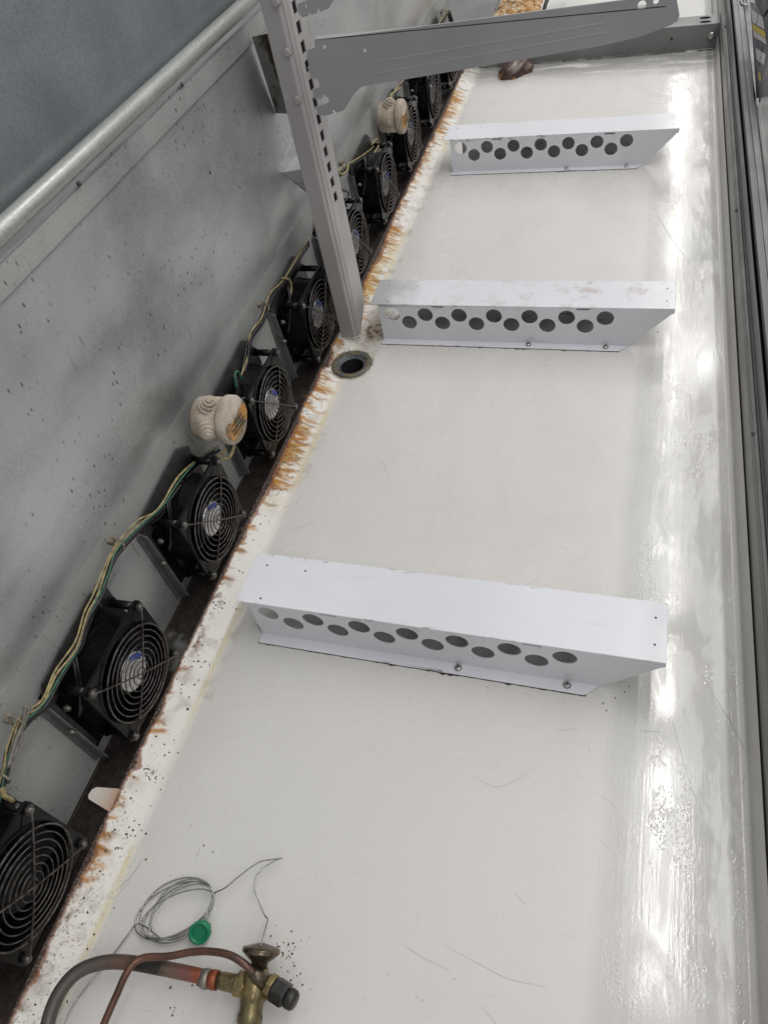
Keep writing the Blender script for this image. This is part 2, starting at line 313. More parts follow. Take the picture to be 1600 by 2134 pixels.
# ------------------------------------------------------------------ builders
def tag(o, label=None, cat=None, group=None, kind=None):
    if label: o['label'] = label
    if cat: o['category'] = cat
    if group: o['group'] = group
    if kind: o['kind'] = kind
    return o
def thing(name, loc, label, cat, group=None):
    o = bpy.data.objects.new(name, None); COL.objects.link(o); o.location = loc; o.empty_display_size = 0.02
    return tag(o, label, cat, group)
class MB:
    """collects shapes; build() links them as one mesh object"""
    def __init__(s): s.bm = bmesh.new()
    def poly_prism(s, pts, axis, a, b, mi=0):
        ax = {'x': 0, 'y': 1, 'z': 2}[axis]
        def P(p, h):
            q = list(p); q.insert(ax, h); return q
        lo = [s.bm.verts.new(P(p, a)) for p in pts]; hi = [s.bm.verts.new(P(p, b)) for p in pts]
        n = len(pts); fs = [s.bm.faces.new(lo[::-1]), s.bm.faces.new(hi)]
        for i in range(n): fs.append(s.bm.faces.new([lo[i], lo[(i + 1) % n], hi[(i + 1) % n], hi[i]]))
        for f in fs: f.material_index = mi
        return fs
    def box(s, x0, x1, y0, y1, z0, z1, mi=0): return s.poly_prism([(x0, y0), (x1, y0), (x1, y1), (x0, y1)], 'z', z0, z1, mi)
    def tube(s, pts, r, seg=8, mi=0, cap=True, smooth=True):
        pts = [Vector(p) for p in pts]; n = len(pts); rs = r if isinstance(r, (list, tuple)) else [r] * n
        closed = (pts[0] - pts[-1]).length < 1e-7
        if closed: pts = pts[:-1]; n -= 1; rs = rs[:n]
        rings = []; up = None
        for i in range(n):
            if closed: t = pts[(i + 1) % n] - pts[i - 1]
            else: t = pts[min(i + 1, n - 1)] - pts[max(i - 1, 0)]
            t.normalize()
            if up is None: up = t.orthogonal().normalized()
            up = (up - t * up.dot(t)).normalized(); sd = t.cross(up)
            rings.append([s.bm.verts.new(pts[i] + (up * math.cos(a) + sd * math.sin(a)) * rs[i]) for a in [2 * math.pi * k / seg for k in range(seg)]])
        m = n if closed else n - 1
        for i in range(m):
            A, B = rings[i], rings[(i + 1) % n]
            off = 0
            if closed and i == n - 1:
                off = min(range(seg), key=lambda q: (B[q].co - A[0].co).length)
            for k in range(seg):
                f = s.bm.faces.new([A[k], A[(k + 1) % seg], B[(k + 1 + off) % seg], B[(k + off) % seg]]); f.smooth = smooth; f.material_index = mi
        if cap and not closed:
            f = s.bm.faces.new(rings[0][::-1]); f.material_index = mi; f = s.bm.faces.new(rings[-1]); f.material_index = mi
    def lathe(s, prof, origin, axis, seg=32, mi=0, smooth=True, poly=False, capped=True):
        """prof: (radius, height along axis)"""
        ax = Vector(axis).normalized(); u = ax.orthogonal().normalized(); vv = ax.cross(u); o = Vector(origin); rings = []
        for r, h in prof:
            rings.append([s.bm.verts.new(o + ax * h + (u * math.cos(a) + vv * math.sin(a)) * max(r, 1e-5)) for a in [2 * math.pi * k / seg for k in range(seg)]])
        for A, B in zip(rings, rings[1:]):
            for k in range(seg):
                f = s.bm.faces.new([A[k], A[(k + 1) % seg], B[(k + 1) % seg], B[k]]); f.smooth = smooth; f.material_index = mi
        if capped:
            f = s.bm.faces.new(rings[0][::-1]); f.material_index = mi; f = s.bm.faces.new(rings[-1]); f.material_index = mi
    def build(s, name, mats, parent=None, bevel=0.0, loc=None, autosmooth=None):
        bmesh.ops.recalc_face_normals(s.bm, faces=s.bm.faces)
        me = bpy.data.meshes.new(name); s.bm.to_mesh(me); s.bm.free()
        for m in (mats if isinstance(mats, (list, tuple)) else [mats]): me.materials.append(m)
        o = bpy.data.objects.new(name, me); COL.objects.link(o)
        if parent: o.parent = parent
        if loc: o.location = loc
        if bevel:
            b = o.modifiers.new('edge', 'BEVEL'); b.width = bevel; b.segments = 2; b.limit_method = 'ANGLE'; b.angle_limit = math.radians(40)
            b.harden_normals = False
        return o

def spline(pts, k=8):
    pts = [Vector(p) for p in pts]; out = []
    P = [pts[0] * 2 - pts[1]] + pts + [pts[-1] * 2 - pts[-2]]
    for i in range(1, len(P) - 2):
        for j in range(k):
            t = j / k; a, b, c, d = P[i - 1], P[i], P[i + 1], P[i + 2]
            out.append(0.5 * ((2 * b) + (c - a) * t + (2 * a - 5 * b + 4 * c - d) * t * t + (3 * b - a - 3 * c + d) * t ** 3))
    out.append(pts[-1]); return out

def plate_with_holes(name, outline, holes, thick, to3, mats, parent):
    """flat sheet cut with holes; outline and holes in 2-D, to3 maps (u, v, depth) to a point"""
    bm = bmesh.new()
    def loop(p2):
        vs = [bm.verts.new((p[0], p[1], 0)) for p in p2]
        return [bm.edges.new((vs[i], vs[(i + 1) % len(vs)])) for i in range(len(vs))]
    ed = loop(outline)
    for h in holes: ed += loop(h)
    bmesh.ops.triangle_fill(bm, edges=ed, use_beauty=True)
    r = bmesh.ops.extrude_face_region(bm, geom=bm.faces[:])
    for e in r['geom']:
        if isinstance(e, bmesh.types.BMVert): e.co.z = thick
    for vt in bm.verts: vt.co = to3(*vt.co)
    bmesh.ops.recalc_face_normals(bm, faces=bm.faces)
    m = MB(); m.bm.free(); m.bm = bm
    return m.build(name, mats, parent)
def circ(cx, cy, r, n=28): return [(cx + r * math.cos(2 * math.pi * k / n), cy + r * math.sin(2 * math.pi * k / n)) for k in range(n)]

def text_mesh(name, txt, size, mat, matrix, parent):
    c = bpy.data.curves.new(name, 'FONT'); c.body = txt; c.size = size; c.align_x = 'CENTER'; c.align_y = 'CENTER'; c.extrude = 0.00008
    t = bpy.data.objects.new(name, c); me = bpy.data.meshes.new_from_object(t); bpy.data.objects.remove(t)
    me.transform(matrix); me.materials.append(mat)
    o = bpy.data.objects.new(name, me); COL.objects.link(o); o.parent = parent
    return o

# ------------------------------------------------------------------ tray floor with stained rim
def vnoise(x, y, seed=0):
    xi = np.floor(x).astype(np.int64); yi = np.floor(y).astype(np.int64); xf = x - xi; yf = y - yi
    def h(a, b):
        n = (a * 374761393 + b * 668265263 + seed * 1442695041) & 0xffffffff
        n = ((n ^ (n >> 13)) * 1274126177) & 0xffffffff
        return ((n ^ (n >> 16)) & 0xffff) / 65535.0
    u = xf * xf * (3 - 2 * xf); w_ = yf * yf * (3 - 2 * yf)
    return (h(xi, yi) * (1 - u) + h(xi + 1, yi) * u) * (1 - w_) + (h(xi, yi + 1) * (1 - u) + h(xi + 1, yi + 1) * u) * w_
def fbm(x, y, seed=0, o=4):
    r = 0; a = 0.5; t = 0
    for i in range(o): r = r + a * vnoise(x * 2 ** i, y * 2 ** i, seed + i); t += a; a *= 0.55
    return r / t

XL, XC, XR, YE, Y0 = -0.478, -0.4418, 0.168, 2.24, -0.35
DR = (-0.4335, 0.929)
def floor_z(x, y):
    t = np.clip((XC + 0.006 - x) / (XC + 0.006 - XL), 0, 1)
    z = 0.0175 * t ** 1.15
    d = np.hypot(x - DR[0], y - DR[1]); k = np.clip((d - 0.036) / 0.02, 0, 1); k = k * k * (3 - 2 * k)
    return z * (0.15 + 0.85 * k)

def make_floor():
    nx = 66; xs = np.linspace(XL, -0.395, nx); ny = 3300; ys = np.linspace(Y0, YE, ny)
    gx, gy = np.meshgrid(xs, ys)
    gz = floor_z(gx, gy)
    # stains, built up from runs of rusty water, pitting at the edge and grime round the drain
    d = gx - XL                                         # distance from the rusty edge
    col = np.zeros(gx.shape + (3,)); A = np.zeros(gx.shape)
    def over(c, a):
        nonlocal col, A
        a = np.clip(a, 0, 1); na = a + A * (1 - a)
        col = (np.array(c) * a[..., None] + col * (A * (1 - a))[..., None]) / np.maximum(na, 1e-6)[..., None]; A = na
    rs = np.random.RandomState(5)
    grime = np.clip((fbm(gx * 60, gy * 60, 31) - 0.52) * 4, 0, 1) * np.clip((fbm(gx * 9, gy * 9, 8) - 0.42) * 5, 0, 1) * (gx < -0.425)
    over((0.34, 0.31, 0.26), grime * 0.5)
    cl = [(-0.1, 0.10, 0.25), (0.095, 0.020, 1.4), (0.125, 0.01, 0.6), (0.165, 0.03, 0.6), (0.25, 0.012, 1.0), (0.34, 0.05, 0.15), (0.46, 0.02, 0.9), (0.515, 0.015, 0.9), (0.545, 0.008, 0.4),
          (0.64, 0.022, 3.6), (0.69, 0.04, 4.8), (0.745, 0.03, 4.0), (0.80, 0.03, 0.9), (0.85, 0.03, 2.0), (0.90, 0.03, 1.2), (0.975, 0.015, 1.1), (1.07, 0.04, 2.0), (1.16, 0.05, 4.4), (1.25, 0.05, 3.8), (1.34, 0.05, 3.0),
          (1.42, 0.04, 0.9), (1.5, 0.08, 1.2), (1.62, 0.08, 1.6), (1.74, 0.05, 1.5), (1.82, 0.05, 2.8), (1.90, 0.05, 2.6), (1.99, 0.05, 3.6), (2.08, 0.04, 0.8)]
    for yc, sd, wt in cl:
        for k in range(int(wt * 8 * max(1, sd / 0.03) + 0.5)):
            y = yc + rs.randn() * sd * 0.6; L = rs.uniform(0.010, 0.042) if wt > 1.8 else rs.uniform(0.004, 0.024)
            wd = rs.uniform(0.0007, 0.0017); ph = rs.uniform(0, 9); am = rs.uniform(0.001, 0.004)
            i0, i1 = np.searchsorted(ys, [y - 0.018, y + 0.018]); sl = slice(i0, i1)
            dd = d[sl]; yy = gy[sl] - y - am * (np.sin(dd * 150 + ph) + (vnoise(dd * 300, dd * 0, k) - .5)) - 0.10 * dd
            nzz = fbm(gx[sl] * 260, gy[sl] * 260, k + 3, 3)
            a = np.exp(-(yy / (wd * (0.6 + nzz))) ** 2) * np.clip((L - dd) / (0.25 * L), 0, 1) * rs.uniform(0.55, 1.0)
            edge = np.exp(-((np.abs(yy) - wd * 1.6) / (wd * 0.45)) ** 2) * np.clip((L - dd) / (0.25 * L), 0, 1) * 0.5
            tone = [(0.33, 0.115, 0.006), (0.17, 0.045, 0.005), (0.44, 0.19, 0.015), (0.07, 0.02, 0.006)][rs.choice(4, p=[.36, .30, .18, .16])]
            tmp = np.zeros_like(A); tmp[sl] = np.maximum(a, edge); over(tone, tmp * 0.95)
            tmp = np.zeros_like(A); tmp[sl] = np.exp(-(yy / (wd * 3.2)) ** 2) * np.clip((L * 1.1 - dd) / L, 0, 1) * 0.26; over((0.50, 0.27, 0.035), tmp)
    # irregular dark brown scabs creeping in from the edge
    sc_ = np.clip((fbm(gx * 130, gy * 90, 201) - 0.50) * 7, 0, 1) * np.clip((fbm(gx * 14, gy * 14, 205) - 0.44) * 6, 0, 1) * np.clip((0.020 - d) / 0.014, 0, 1)
    over((0.13, 0.05, 0.012), sc_ * 0.85); over((0.05, 0.022, 0.01), np.clip(sc_ * 2 - 1.1, 0, 1))
    yl = np.clip((fbm(gx * 45, gy * 30, 211) - 0.47) * 4, 0, 1) * np.clip((np.interp(gy, [c[0] for c in sorted(cl)], [c[2] for c in sorted(cl)]) - 0.7) / 3, 0, 1) * np.clip((0.044 - d) / 0.02, 0, 1)
    over((0.50, 0.36, 0.12), yl * 0.5)
    # ragged dark edge
    dens = np.interp(gy, [c[0] for c in sorted(cl)], [min(c[2], 3.5) for c in sorted(cl)])
    th = 0.0008 + 0.0030 * fbm(gx * 60, gy * 150, 77) + 0.0028 * np.clip(fbm(gx * 30, gy * 30, 7) - 0.45, 0, 1) * 4 + 0.0011 * dens
    over((0.20, 0.065, 0.018), np.clip((th * 1.5 - d) / 0.0012, 0, 1) * 0.8)
    over((0.035, 0.018, 0.013), np.clip((th * 0.9 - d) / 0.0010, 0, 1))
    # dense pitting near the front-left end of the rim
    pit = np.clip((fbm(gx * 700 + 3 * fbm(gx * 90, gy * 90, 2), gy * 520, 12, 4) - 0.62) * 9, 0, 1) * np.clip(1.15 - d / 0.05, 0, 1) * np.clip((0.20 - gy) / 0.12, 0, 1)
    over((0.10, 0.07, 0.05), pit * 0.8)
    # drain surroundings
    dx, dy = gx - DR[0], gy - DR[1]; rr = np.hypot(dx, dy)
    g1 = np.clip((0.060 - rr) / 0.03, 0, 1) * np.clip((fbm(gx * 70, gy * 70, 51) - 0.38) * 4, 0, 1) * (0.3 + 0.7 * (dy > 0))
    over((0.33, 0.26, 0.10), g1 * 0.8)
    over((0.20, 0.16, 0.075), np.clip((0.0415 - rr) / 0.003, 0, 1) * np.clip((fbm(gx * 120, gy * 120, 91) - 0.35) * 4, 0, 1) * 0.8)
    ex = np.exp(-(((gx + 0.418) / 0.022) ** 2 + ((gy - 1.035) / 0.05) ** 2))  # brown stain beside the post, strengthened to paint in its contact shadow
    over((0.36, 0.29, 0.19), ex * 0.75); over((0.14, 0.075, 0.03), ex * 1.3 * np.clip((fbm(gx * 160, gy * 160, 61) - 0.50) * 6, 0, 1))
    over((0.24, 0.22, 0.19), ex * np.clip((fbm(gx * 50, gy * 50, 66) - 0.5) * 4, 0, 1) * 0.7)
    over((0.50, 0.40, 0.20), np.exp(-((gx - XC - 0.003) / 0.004) ** 2) * (np.exp(-((gy - 0.72) / 0.10) ** 2) * 0.55 + np.exp(-((gy - 0.42) / 0.03) ** 2) * 0.8 * fbm(gx * 90, gy * 90, 3)))

    verts = np.stack([gx, gy, gz], -1).reshape(-1, 3)
    keep = np.hypot(gx - DR[0], gy - DR[1]) > 0.030
    idx = np.arange(nx * ny).reshape(ny, nx)
    q = np.stack([idx[:-1, :-1], idx[:-1, 1:], idx[1:, 1:], idx[1:, :-1]], -1)
    k = keep[:-1, :-1] & keep[:-1, 1:] & keep[1:, 1:] & keep[1:, :-1]
    faces = [tuple(map(int, f)) for f in q[k]]
    vl = [tuple(map(float, p)) for p in verts]; cols = np.concatenate([col, A[..., None]], -1).reshape(-1, 4)
    mi = [0] * len(faces); extra = []
    def addv(p, c=(0, 0, 0, 0)):
        vl.append(tuple(p)); extra.append(c); return len(vl) - 1
    def addf(f, m=0): faces.append(tuple(f)); mi.append(m)
    # broad flat part, front upstand with a rolled corner, rim edge turned down
    prof = [(-0.395, 0.0), (-0.2, 0), (0.0, 0), (0.1, 0), (XR - 0.016, 0), (XR - 0.009, 0.0), (XR - 0.004, 0.0), (XR - 0.001, 0.0012), (XR + 0.0002, 0.004), (XR + 0.002, 0.039)]
    yy = np.linspace(Y0, YE, 40)
    grid = [[addv((px, float(y), pz)) for px, pz in prof] for y in yy]
    for i in range(len(yy) - 1):
        for j in range(len(prof) - 1): addf((grid[i][j], grid[i][j + 1], grid[i + 1][j + 1], grid[i + 1][j]))
    e0 = [addv((XL, float(y), float(floor_z(np.array(XL), np.array(y)))), (0.03, 0.015, 0.01, 1)) for y in ys[::4]]
    e1 = [addv((XL - 0.0015, float(y), 0.004), (0.03, 0.015, 0.01, 1)) for y in ys[::4]]
    for i in range(len(e0) - 1): addf((e0[i], e1[i], e1[i + 1], e0[i + 1]))
    # white tab folded over the strip
    ntab = len(faces)
    tb = [(-0.476, 0.146), (-0.4765, 0.171), (-0.503, 0.1665), (-0.507, 0.163), (-0.508, 0.157), (-0.5055, 0.153)]
    top = [addv((x, y, 0.0205 if x < -0.48 else 0.0185), (0.30, 0.11, 0.015, 0.75) if x > -0.48 else (0.4, 0.33, 0.24, 0.25)) for x, y in tb]; bot = [addv((x, y, 0.012)) for x, y in tb]
    addf(top[::-1]); 
    for i in range(len(tb)): addf((top[i], top[(i + 1) % 6], bot[(i + 1) % 6], bot[i]))
    # loose flecks and scratches lying in the paint
    rr_ = random.Random(3)
    def zat(x, y): return float(floor_z(np.array(x), np.array(y))) + 0.0003
    def flake(x, y, r, m):
        n = rr_.choice((5, 6, 7)); ph = rr_.random() * 6; el = rr_.uniform(0.4, 1); an = rr_.random() * 3
        vs = []
        for i in range(n):
            t = ph + 2 * math.pi * i / n; q_ = r * rr_.uniform(0.5, 1.1); a, b = q_ * math.cos(t), q_ * el * math.sin(t)
            X, Y = x + a * math.cos(an) - b * math.sin(an), y + a * math.sin(an) + b * math.cos(an)
            vs.append(addv((X, Y, zat(X, Y))))
        addf(vs, m)
    for _ in range(850):
        x = XL + 0.003 + abs(rr_.gauss(0, 0.018)); y = rr_.uniform(-0.1, 2.2); flake(x, y, rr_.choice((0.0004, 0.0006, 0.0009, 0.0013, 0.0018)), 1 if rr_.random() < 0.7 else 2)
    for _ in range(340):
        x = rr_.uniform(-0.43, 0.02); y = rr_.uniform(-0.1, 2.2); flake(x, y, rr_.uniform(0.0003, 0.0008), 1 if rr_.random() < 0.85 else 2)
    for (cx, cy, n, sp, m) in ((-0.455, 0.195, 30, 0.005, 1), (-0.45, 0.131, 6, 0.004, 1), (-0.452, 0.115, 7, 0.003, 1), (-0.462, 0.31, 5, 0.003, 1), (-0.45, 0.34, 6, 0.004, 1), (-0.437, 0.43, 10, 0.006, 1), (-0.462, 0.62, 6, .004, 1),
                              (-0.245, 0.069, 14, 0.006, 2), (-0.243, 0.068, 20, 0.006, 1), (-0.226, 0.050, 16, 0.006, 1), (-0.40, 0.412, 26, 0.005, 1), (-0.40, 0.405, 14, 0.004, 1), (0.03, 0.385, 6, 0.012, 1), (-0.44, 0.14, 5, 0.006, 1),
                              (-0.335, 0.02, 12, 0.007, 1), (-0.332, 0.0, 8, 0.005, 1), (-0.36, 0.14, 8, 0.01, 1), (-0.36, 1.98, 9, .008, 1), (-0.30, 1.22, 8, .012, 2), (-0.415, 1.02, 16, .008, 1), (-0.43, 1.0, 14, .01, 2), (0.065, 1.03, 14, .012, 2), (-0.42, 1.62, 20, .008, 1)):
        for _ in range(n): flake(cx + rr_.gauss(0, sp), cy + rr_.gauss(0, sp), rr_.uniform(0.0004, 0.0016), m)
    def scratch(pts, wd, m):
        P = [Vector((p[0], p[1], 0)) for p in pts]; prev = None
        for i, p in enumerate(P):
            t = (P[min(i + 1, len(P) - 1)] - P[max(i - 1, 0)]).normalized(); nn_ = Vector((-t.y, t.x, 0)); ww_ = wd * (0.35 + 0.65 * math.sin(math.pi * (i + 0.3) / len(P)))
            a, b = p + nn_ * ww_ / 2, p - nn_ * ww_ / 2
            cur = (addv((a.x, a.y, zat(a.x, a.y))), addv((b.x, b.y, zat(b.x, b.y))))
            if prev: addf((prev[0], prev[1], cur[1], cur[0]), m)
            prev = cur
    for _ in range(34):
        x, y = rr_.uniform(-0.42, 0.15), rr_.uniform(-0.05, 2.1); an = rr_.gauss(0.1, 0.8); L = rr_.choice((0.008, 0.012, 0.02, 0.04)); cv = rr_.uniform(-7, 7)
        pts = []
        for i in range(7):
            pts.append((x, y)); x += math.cos(an) * L / 6; y += math.sin(an) * L / 6; an += cv * L / 6 * 1.5
        scratch(pts, rr_.uniform(0.00012, 0.00026), 3)
    for pix, wd in (([(830, 1962), (880, 1995), (940, 2024)], .00032), ([(1000, 2095), (1030, 2130), (1040, 2150)], .00032), ([(915, 1965), (1000, 2010), (1060, 2040), (1140, 2057)], .00032), ([(298, 1790), (275, 1825), (242, 1856)], .0008), ([(225, 1845), (180, 1890), (145, 1940), (105, 1990)], .0006),
                    ([(1460, 1405), (1549, 1560), (1547, 1640)], .0006), ([(240, 1870), (255, 1855), (272, 1835)], .0006), ([(1072, 1860), (1095, 1885)], .0004), ([(1160, 1525), (1200, 1518)], .0004), ([(1330, 1523), (1375, 1525)], .0006), ([(990, 1620), (1040, 1640), (1120, 1600)], .0003)):
        scratch([(W(*p, 2, 0).x, W(*p, 2, 0).y) for p in pix] if len(pix) < 3 else [(q_.x, q_.y) for q_ in spline([W(*p, 2, 0) for p in pix], 5)], wd * 0.6, 3)
    for pix in ([(1360, 430), (1400, 500), (1450, 560)], [(1445, 430), (1470, 490), (1490, 560)], [(1430, 380), (1445, 450), (1480, 530), (1485, 560)], [(1185, 1110), (1205, 1140)], [(1250, 1750), (1290, 1785)], [(1400, 1500), (1440, 1640), (1490, 1760)], [(1200, 1610), (1290, 1690)]):
        scratch([(q_.x, q_.y) for q_ in spline([W(*p, 2, 0) for p in pix], 6)], 0.0009, 4)
    me = bpy.data.meshes.new('tray_floor'); me.from_pydata(vl, [], faces); me.update()
    me.polygons.foreach_set('material_index', mi)
    sm = np.zeros(len(faces), bool); sm[:] = True; sm[-1] = True; sm[ntab:] = False; me.polygons.foreach_set('use_smooth', sm)
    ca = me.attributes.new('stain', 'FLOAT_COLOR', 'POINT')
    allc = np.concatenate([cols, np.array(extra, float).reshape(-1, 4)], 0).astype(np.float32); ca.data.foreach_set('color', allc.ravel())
    for k_ in ('floor', 'speck', 'rustspeck', 'scratch', 'scratchw'): me.materials.append(M[k_])
    o = bpy.data.objects.new('floor', me); COL.objects.link(o)
    tag(o, 'off-white painted metal tray floor with rust runs along its left rim', kind='structure')
make_floor()

# ground below everything (shop floor seen past the case)
m = MB(); m.box(-6, 8, -5, 12, -0.42, -0.40); tag(m.build('ground', M['shop']), kind='structure', label='grey shop floor around the display case')

# far bay of the case, beyond the divider
m = MB(); m.box(-0.47, 0.172, 2.31, 4.2, -0.02, -0.002); m.box(0.168, 0.172, 2.31, 4.2, -0.002, 0.04)
tag(m.build('far_floor', M['tray2']), 'pale tray floor of the next bay beyond the grey divider', kind='structure')

# ------------------------------------------------------------------ drain
t = thing('floor_drain', (DR[0], DR[1], 0), 'round dark grey plastic drain outlet in the white floor beside the post', 'drain')
m = MB(); m.lathe([(0.0360, 0.0012), (0.0350, 0.0036), (0.0315, 0.0042), (0.026, 0.0022)], (0, 0, 0), (0, 0, 1), 48, capped=False)
m.lathe([(0.026, 0.0022), (0.0235, -0.002), (0.0225, -0.001), (0.0205, -0.003)], (0, 0, 0), (0, 0, 1), 48, mi=1, capped=False)
m.build('flange', [M['draing'], M['drainp']], t)
m = MB(); m.lathe([(0.0205, -0.003), (0.0200, -0.02), (0.0195, -0.12), (0.0001, -0.1201)], (0, 0, 0), (0, 0, 1), 48, capped=False); m.build('pipe', M['drainb'], t)

# ------------------------------------------------------------------ rear wall
YA, YB = -0.5, 2.30
PX = -0.527
t = thing('rear_wall', (-0.52, 0.9, 0), 'large mottled galvanised sheet-metal rear wall above the fans', 'wall')
def local(pts, o): return [(p[0] - o[0], p[1] - o[1], p[2] - o[2]) for p in pts]
def extrude_profile(name, prof, y0, y1, mat, parent, off=(0, 0, 0), thick=None, smooth=False, segs=1):
    bm = bmesh.new(); rows = []
    for k in range(segs + 1):
        y = y0 + (y1 - y0) * k / segs; rows.append([bm.verts.new((p[0] - off[0], y - off[1], p[1] - off[2])) for p in prof])
    for A, B in zip(rows, rows[1:]):
        for i in range(len(prof) - 1):
            f = bm.faces.new([A[i], A[i + 1], B[i + 1], B[i]]); f.smooth = smooth
    m = MB(); m.bm.free(); m.bm = bm; o = m.build(name, mat, parent)
    if thick: sd = o.modifiers.new('sheet', 'SOLIDIFY'); sd.thickness = thick; sd.offset = 0
    return o
off = (-0.52, 0.9, 0)
wall_prof = [(-0.525, 0.487), (-0.521, 0.40), (-0.517, 0.32), (-0.5155, 0.285), (-0.5158, 0.262), (-0.5185, 0.240), (-0.5228, 0.222), (-0.5258, 0.210), (PX, 0.202), (PX, 0.1956)]
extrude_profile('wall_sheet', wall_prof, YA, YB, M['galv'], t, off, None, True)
# lower panel: cut with one dark opening per fan
FY = [0.054 + 0.2232 * i for i in range(10)]
FZ = 0.0905
ol = [(YA, 0.1955), (YB, 0.1955), (YB, -0.01), (YA, -0.01)]
holes = [[(y - 0.071, 0.150), (y - 0.071, 0.016), (y + 0.058, 0.016), (y + 0.058, 0.150)] for y in FY]
plate_with_holes('lower_panel', ol, holes, -0.002, lambda u, v_, d: Vector((PX + d - off[0], u - off[1], v_ - off[2])), M['panel'], t)
m = MB(); m.box(-0.60 - off[0], -0.598 - off[0], YA - .9, YB - .9, -0.05, 0.3); m.box(-0.598 - off[0], PX - 0.003 - off[0], YA - .9, YB - .9, -0.016, -0.014); m.build('duct_back', M['void'], t)
# seam strip under the rail with punched bolts
extrude_profile('seam_strip', [(-0.5238, 0.484), (-0.5218, 0.468), (-0.5215, 0.462)], YA, 1.9, M['panel'], t, off, 0.001)
for px, py in ((165, 383), (380, 177), (437, 360)):
    p = W(px, py, 0, -0.521); m = MB(); m.lathe([(0.0026, -0.001), (0.0026, 0.0008), (0.001, 0.0014)], p - Vector(off), (1, 0, 0), 12); m.build('punched_bolt', M['mount'], t)
# rounded rail
m = MB(); m.tube([(-0.526 - off[0], YA - .9, 0.503), (-0.526 - off[0], 1.9 - .9, 0.503)], 0.0098, 20)
m.build('rounded_rail', M['rail'], t)
# upper panel
t = thing('upper_panel', (-0.54, 0.9, 0.5), 'smooth bluish dark metal panel above the pale rounded rail', 'panel')
m = MB(); m.box(-0.004, 0, YA - .9, 1.0, 0.0, 0.75); m.build('sheet', M['upper'], t)

# black strip at the wall foot
t = thing('base_strip', (-0.5, 0.9, 0), 'narrow black rusted steel strip between the fans and white rim', 'strip')
prof = [(-0.5268, 0.004), (-0.5262, 0.0025), (-0.5245, 0.002), (-0.479, 0.0148), (-0.4765, 0.0138)]
extrude_profile('sheet', prof, YA, 2.28, M['strip'], t, (-0.5, 0.9, 0), 0.001, False, 60)
for i, y in enumerate([0.318, 0.78, 1.22, 1.68]):
    m = MB(); m.lathe([(0.004, 0), (0.004, 0.0012), (0.002, 0.0022)], (0.012, y - .9, 0.0112), (-0.2, 0, 1), 12); m.build('screw', M['strip'], t)

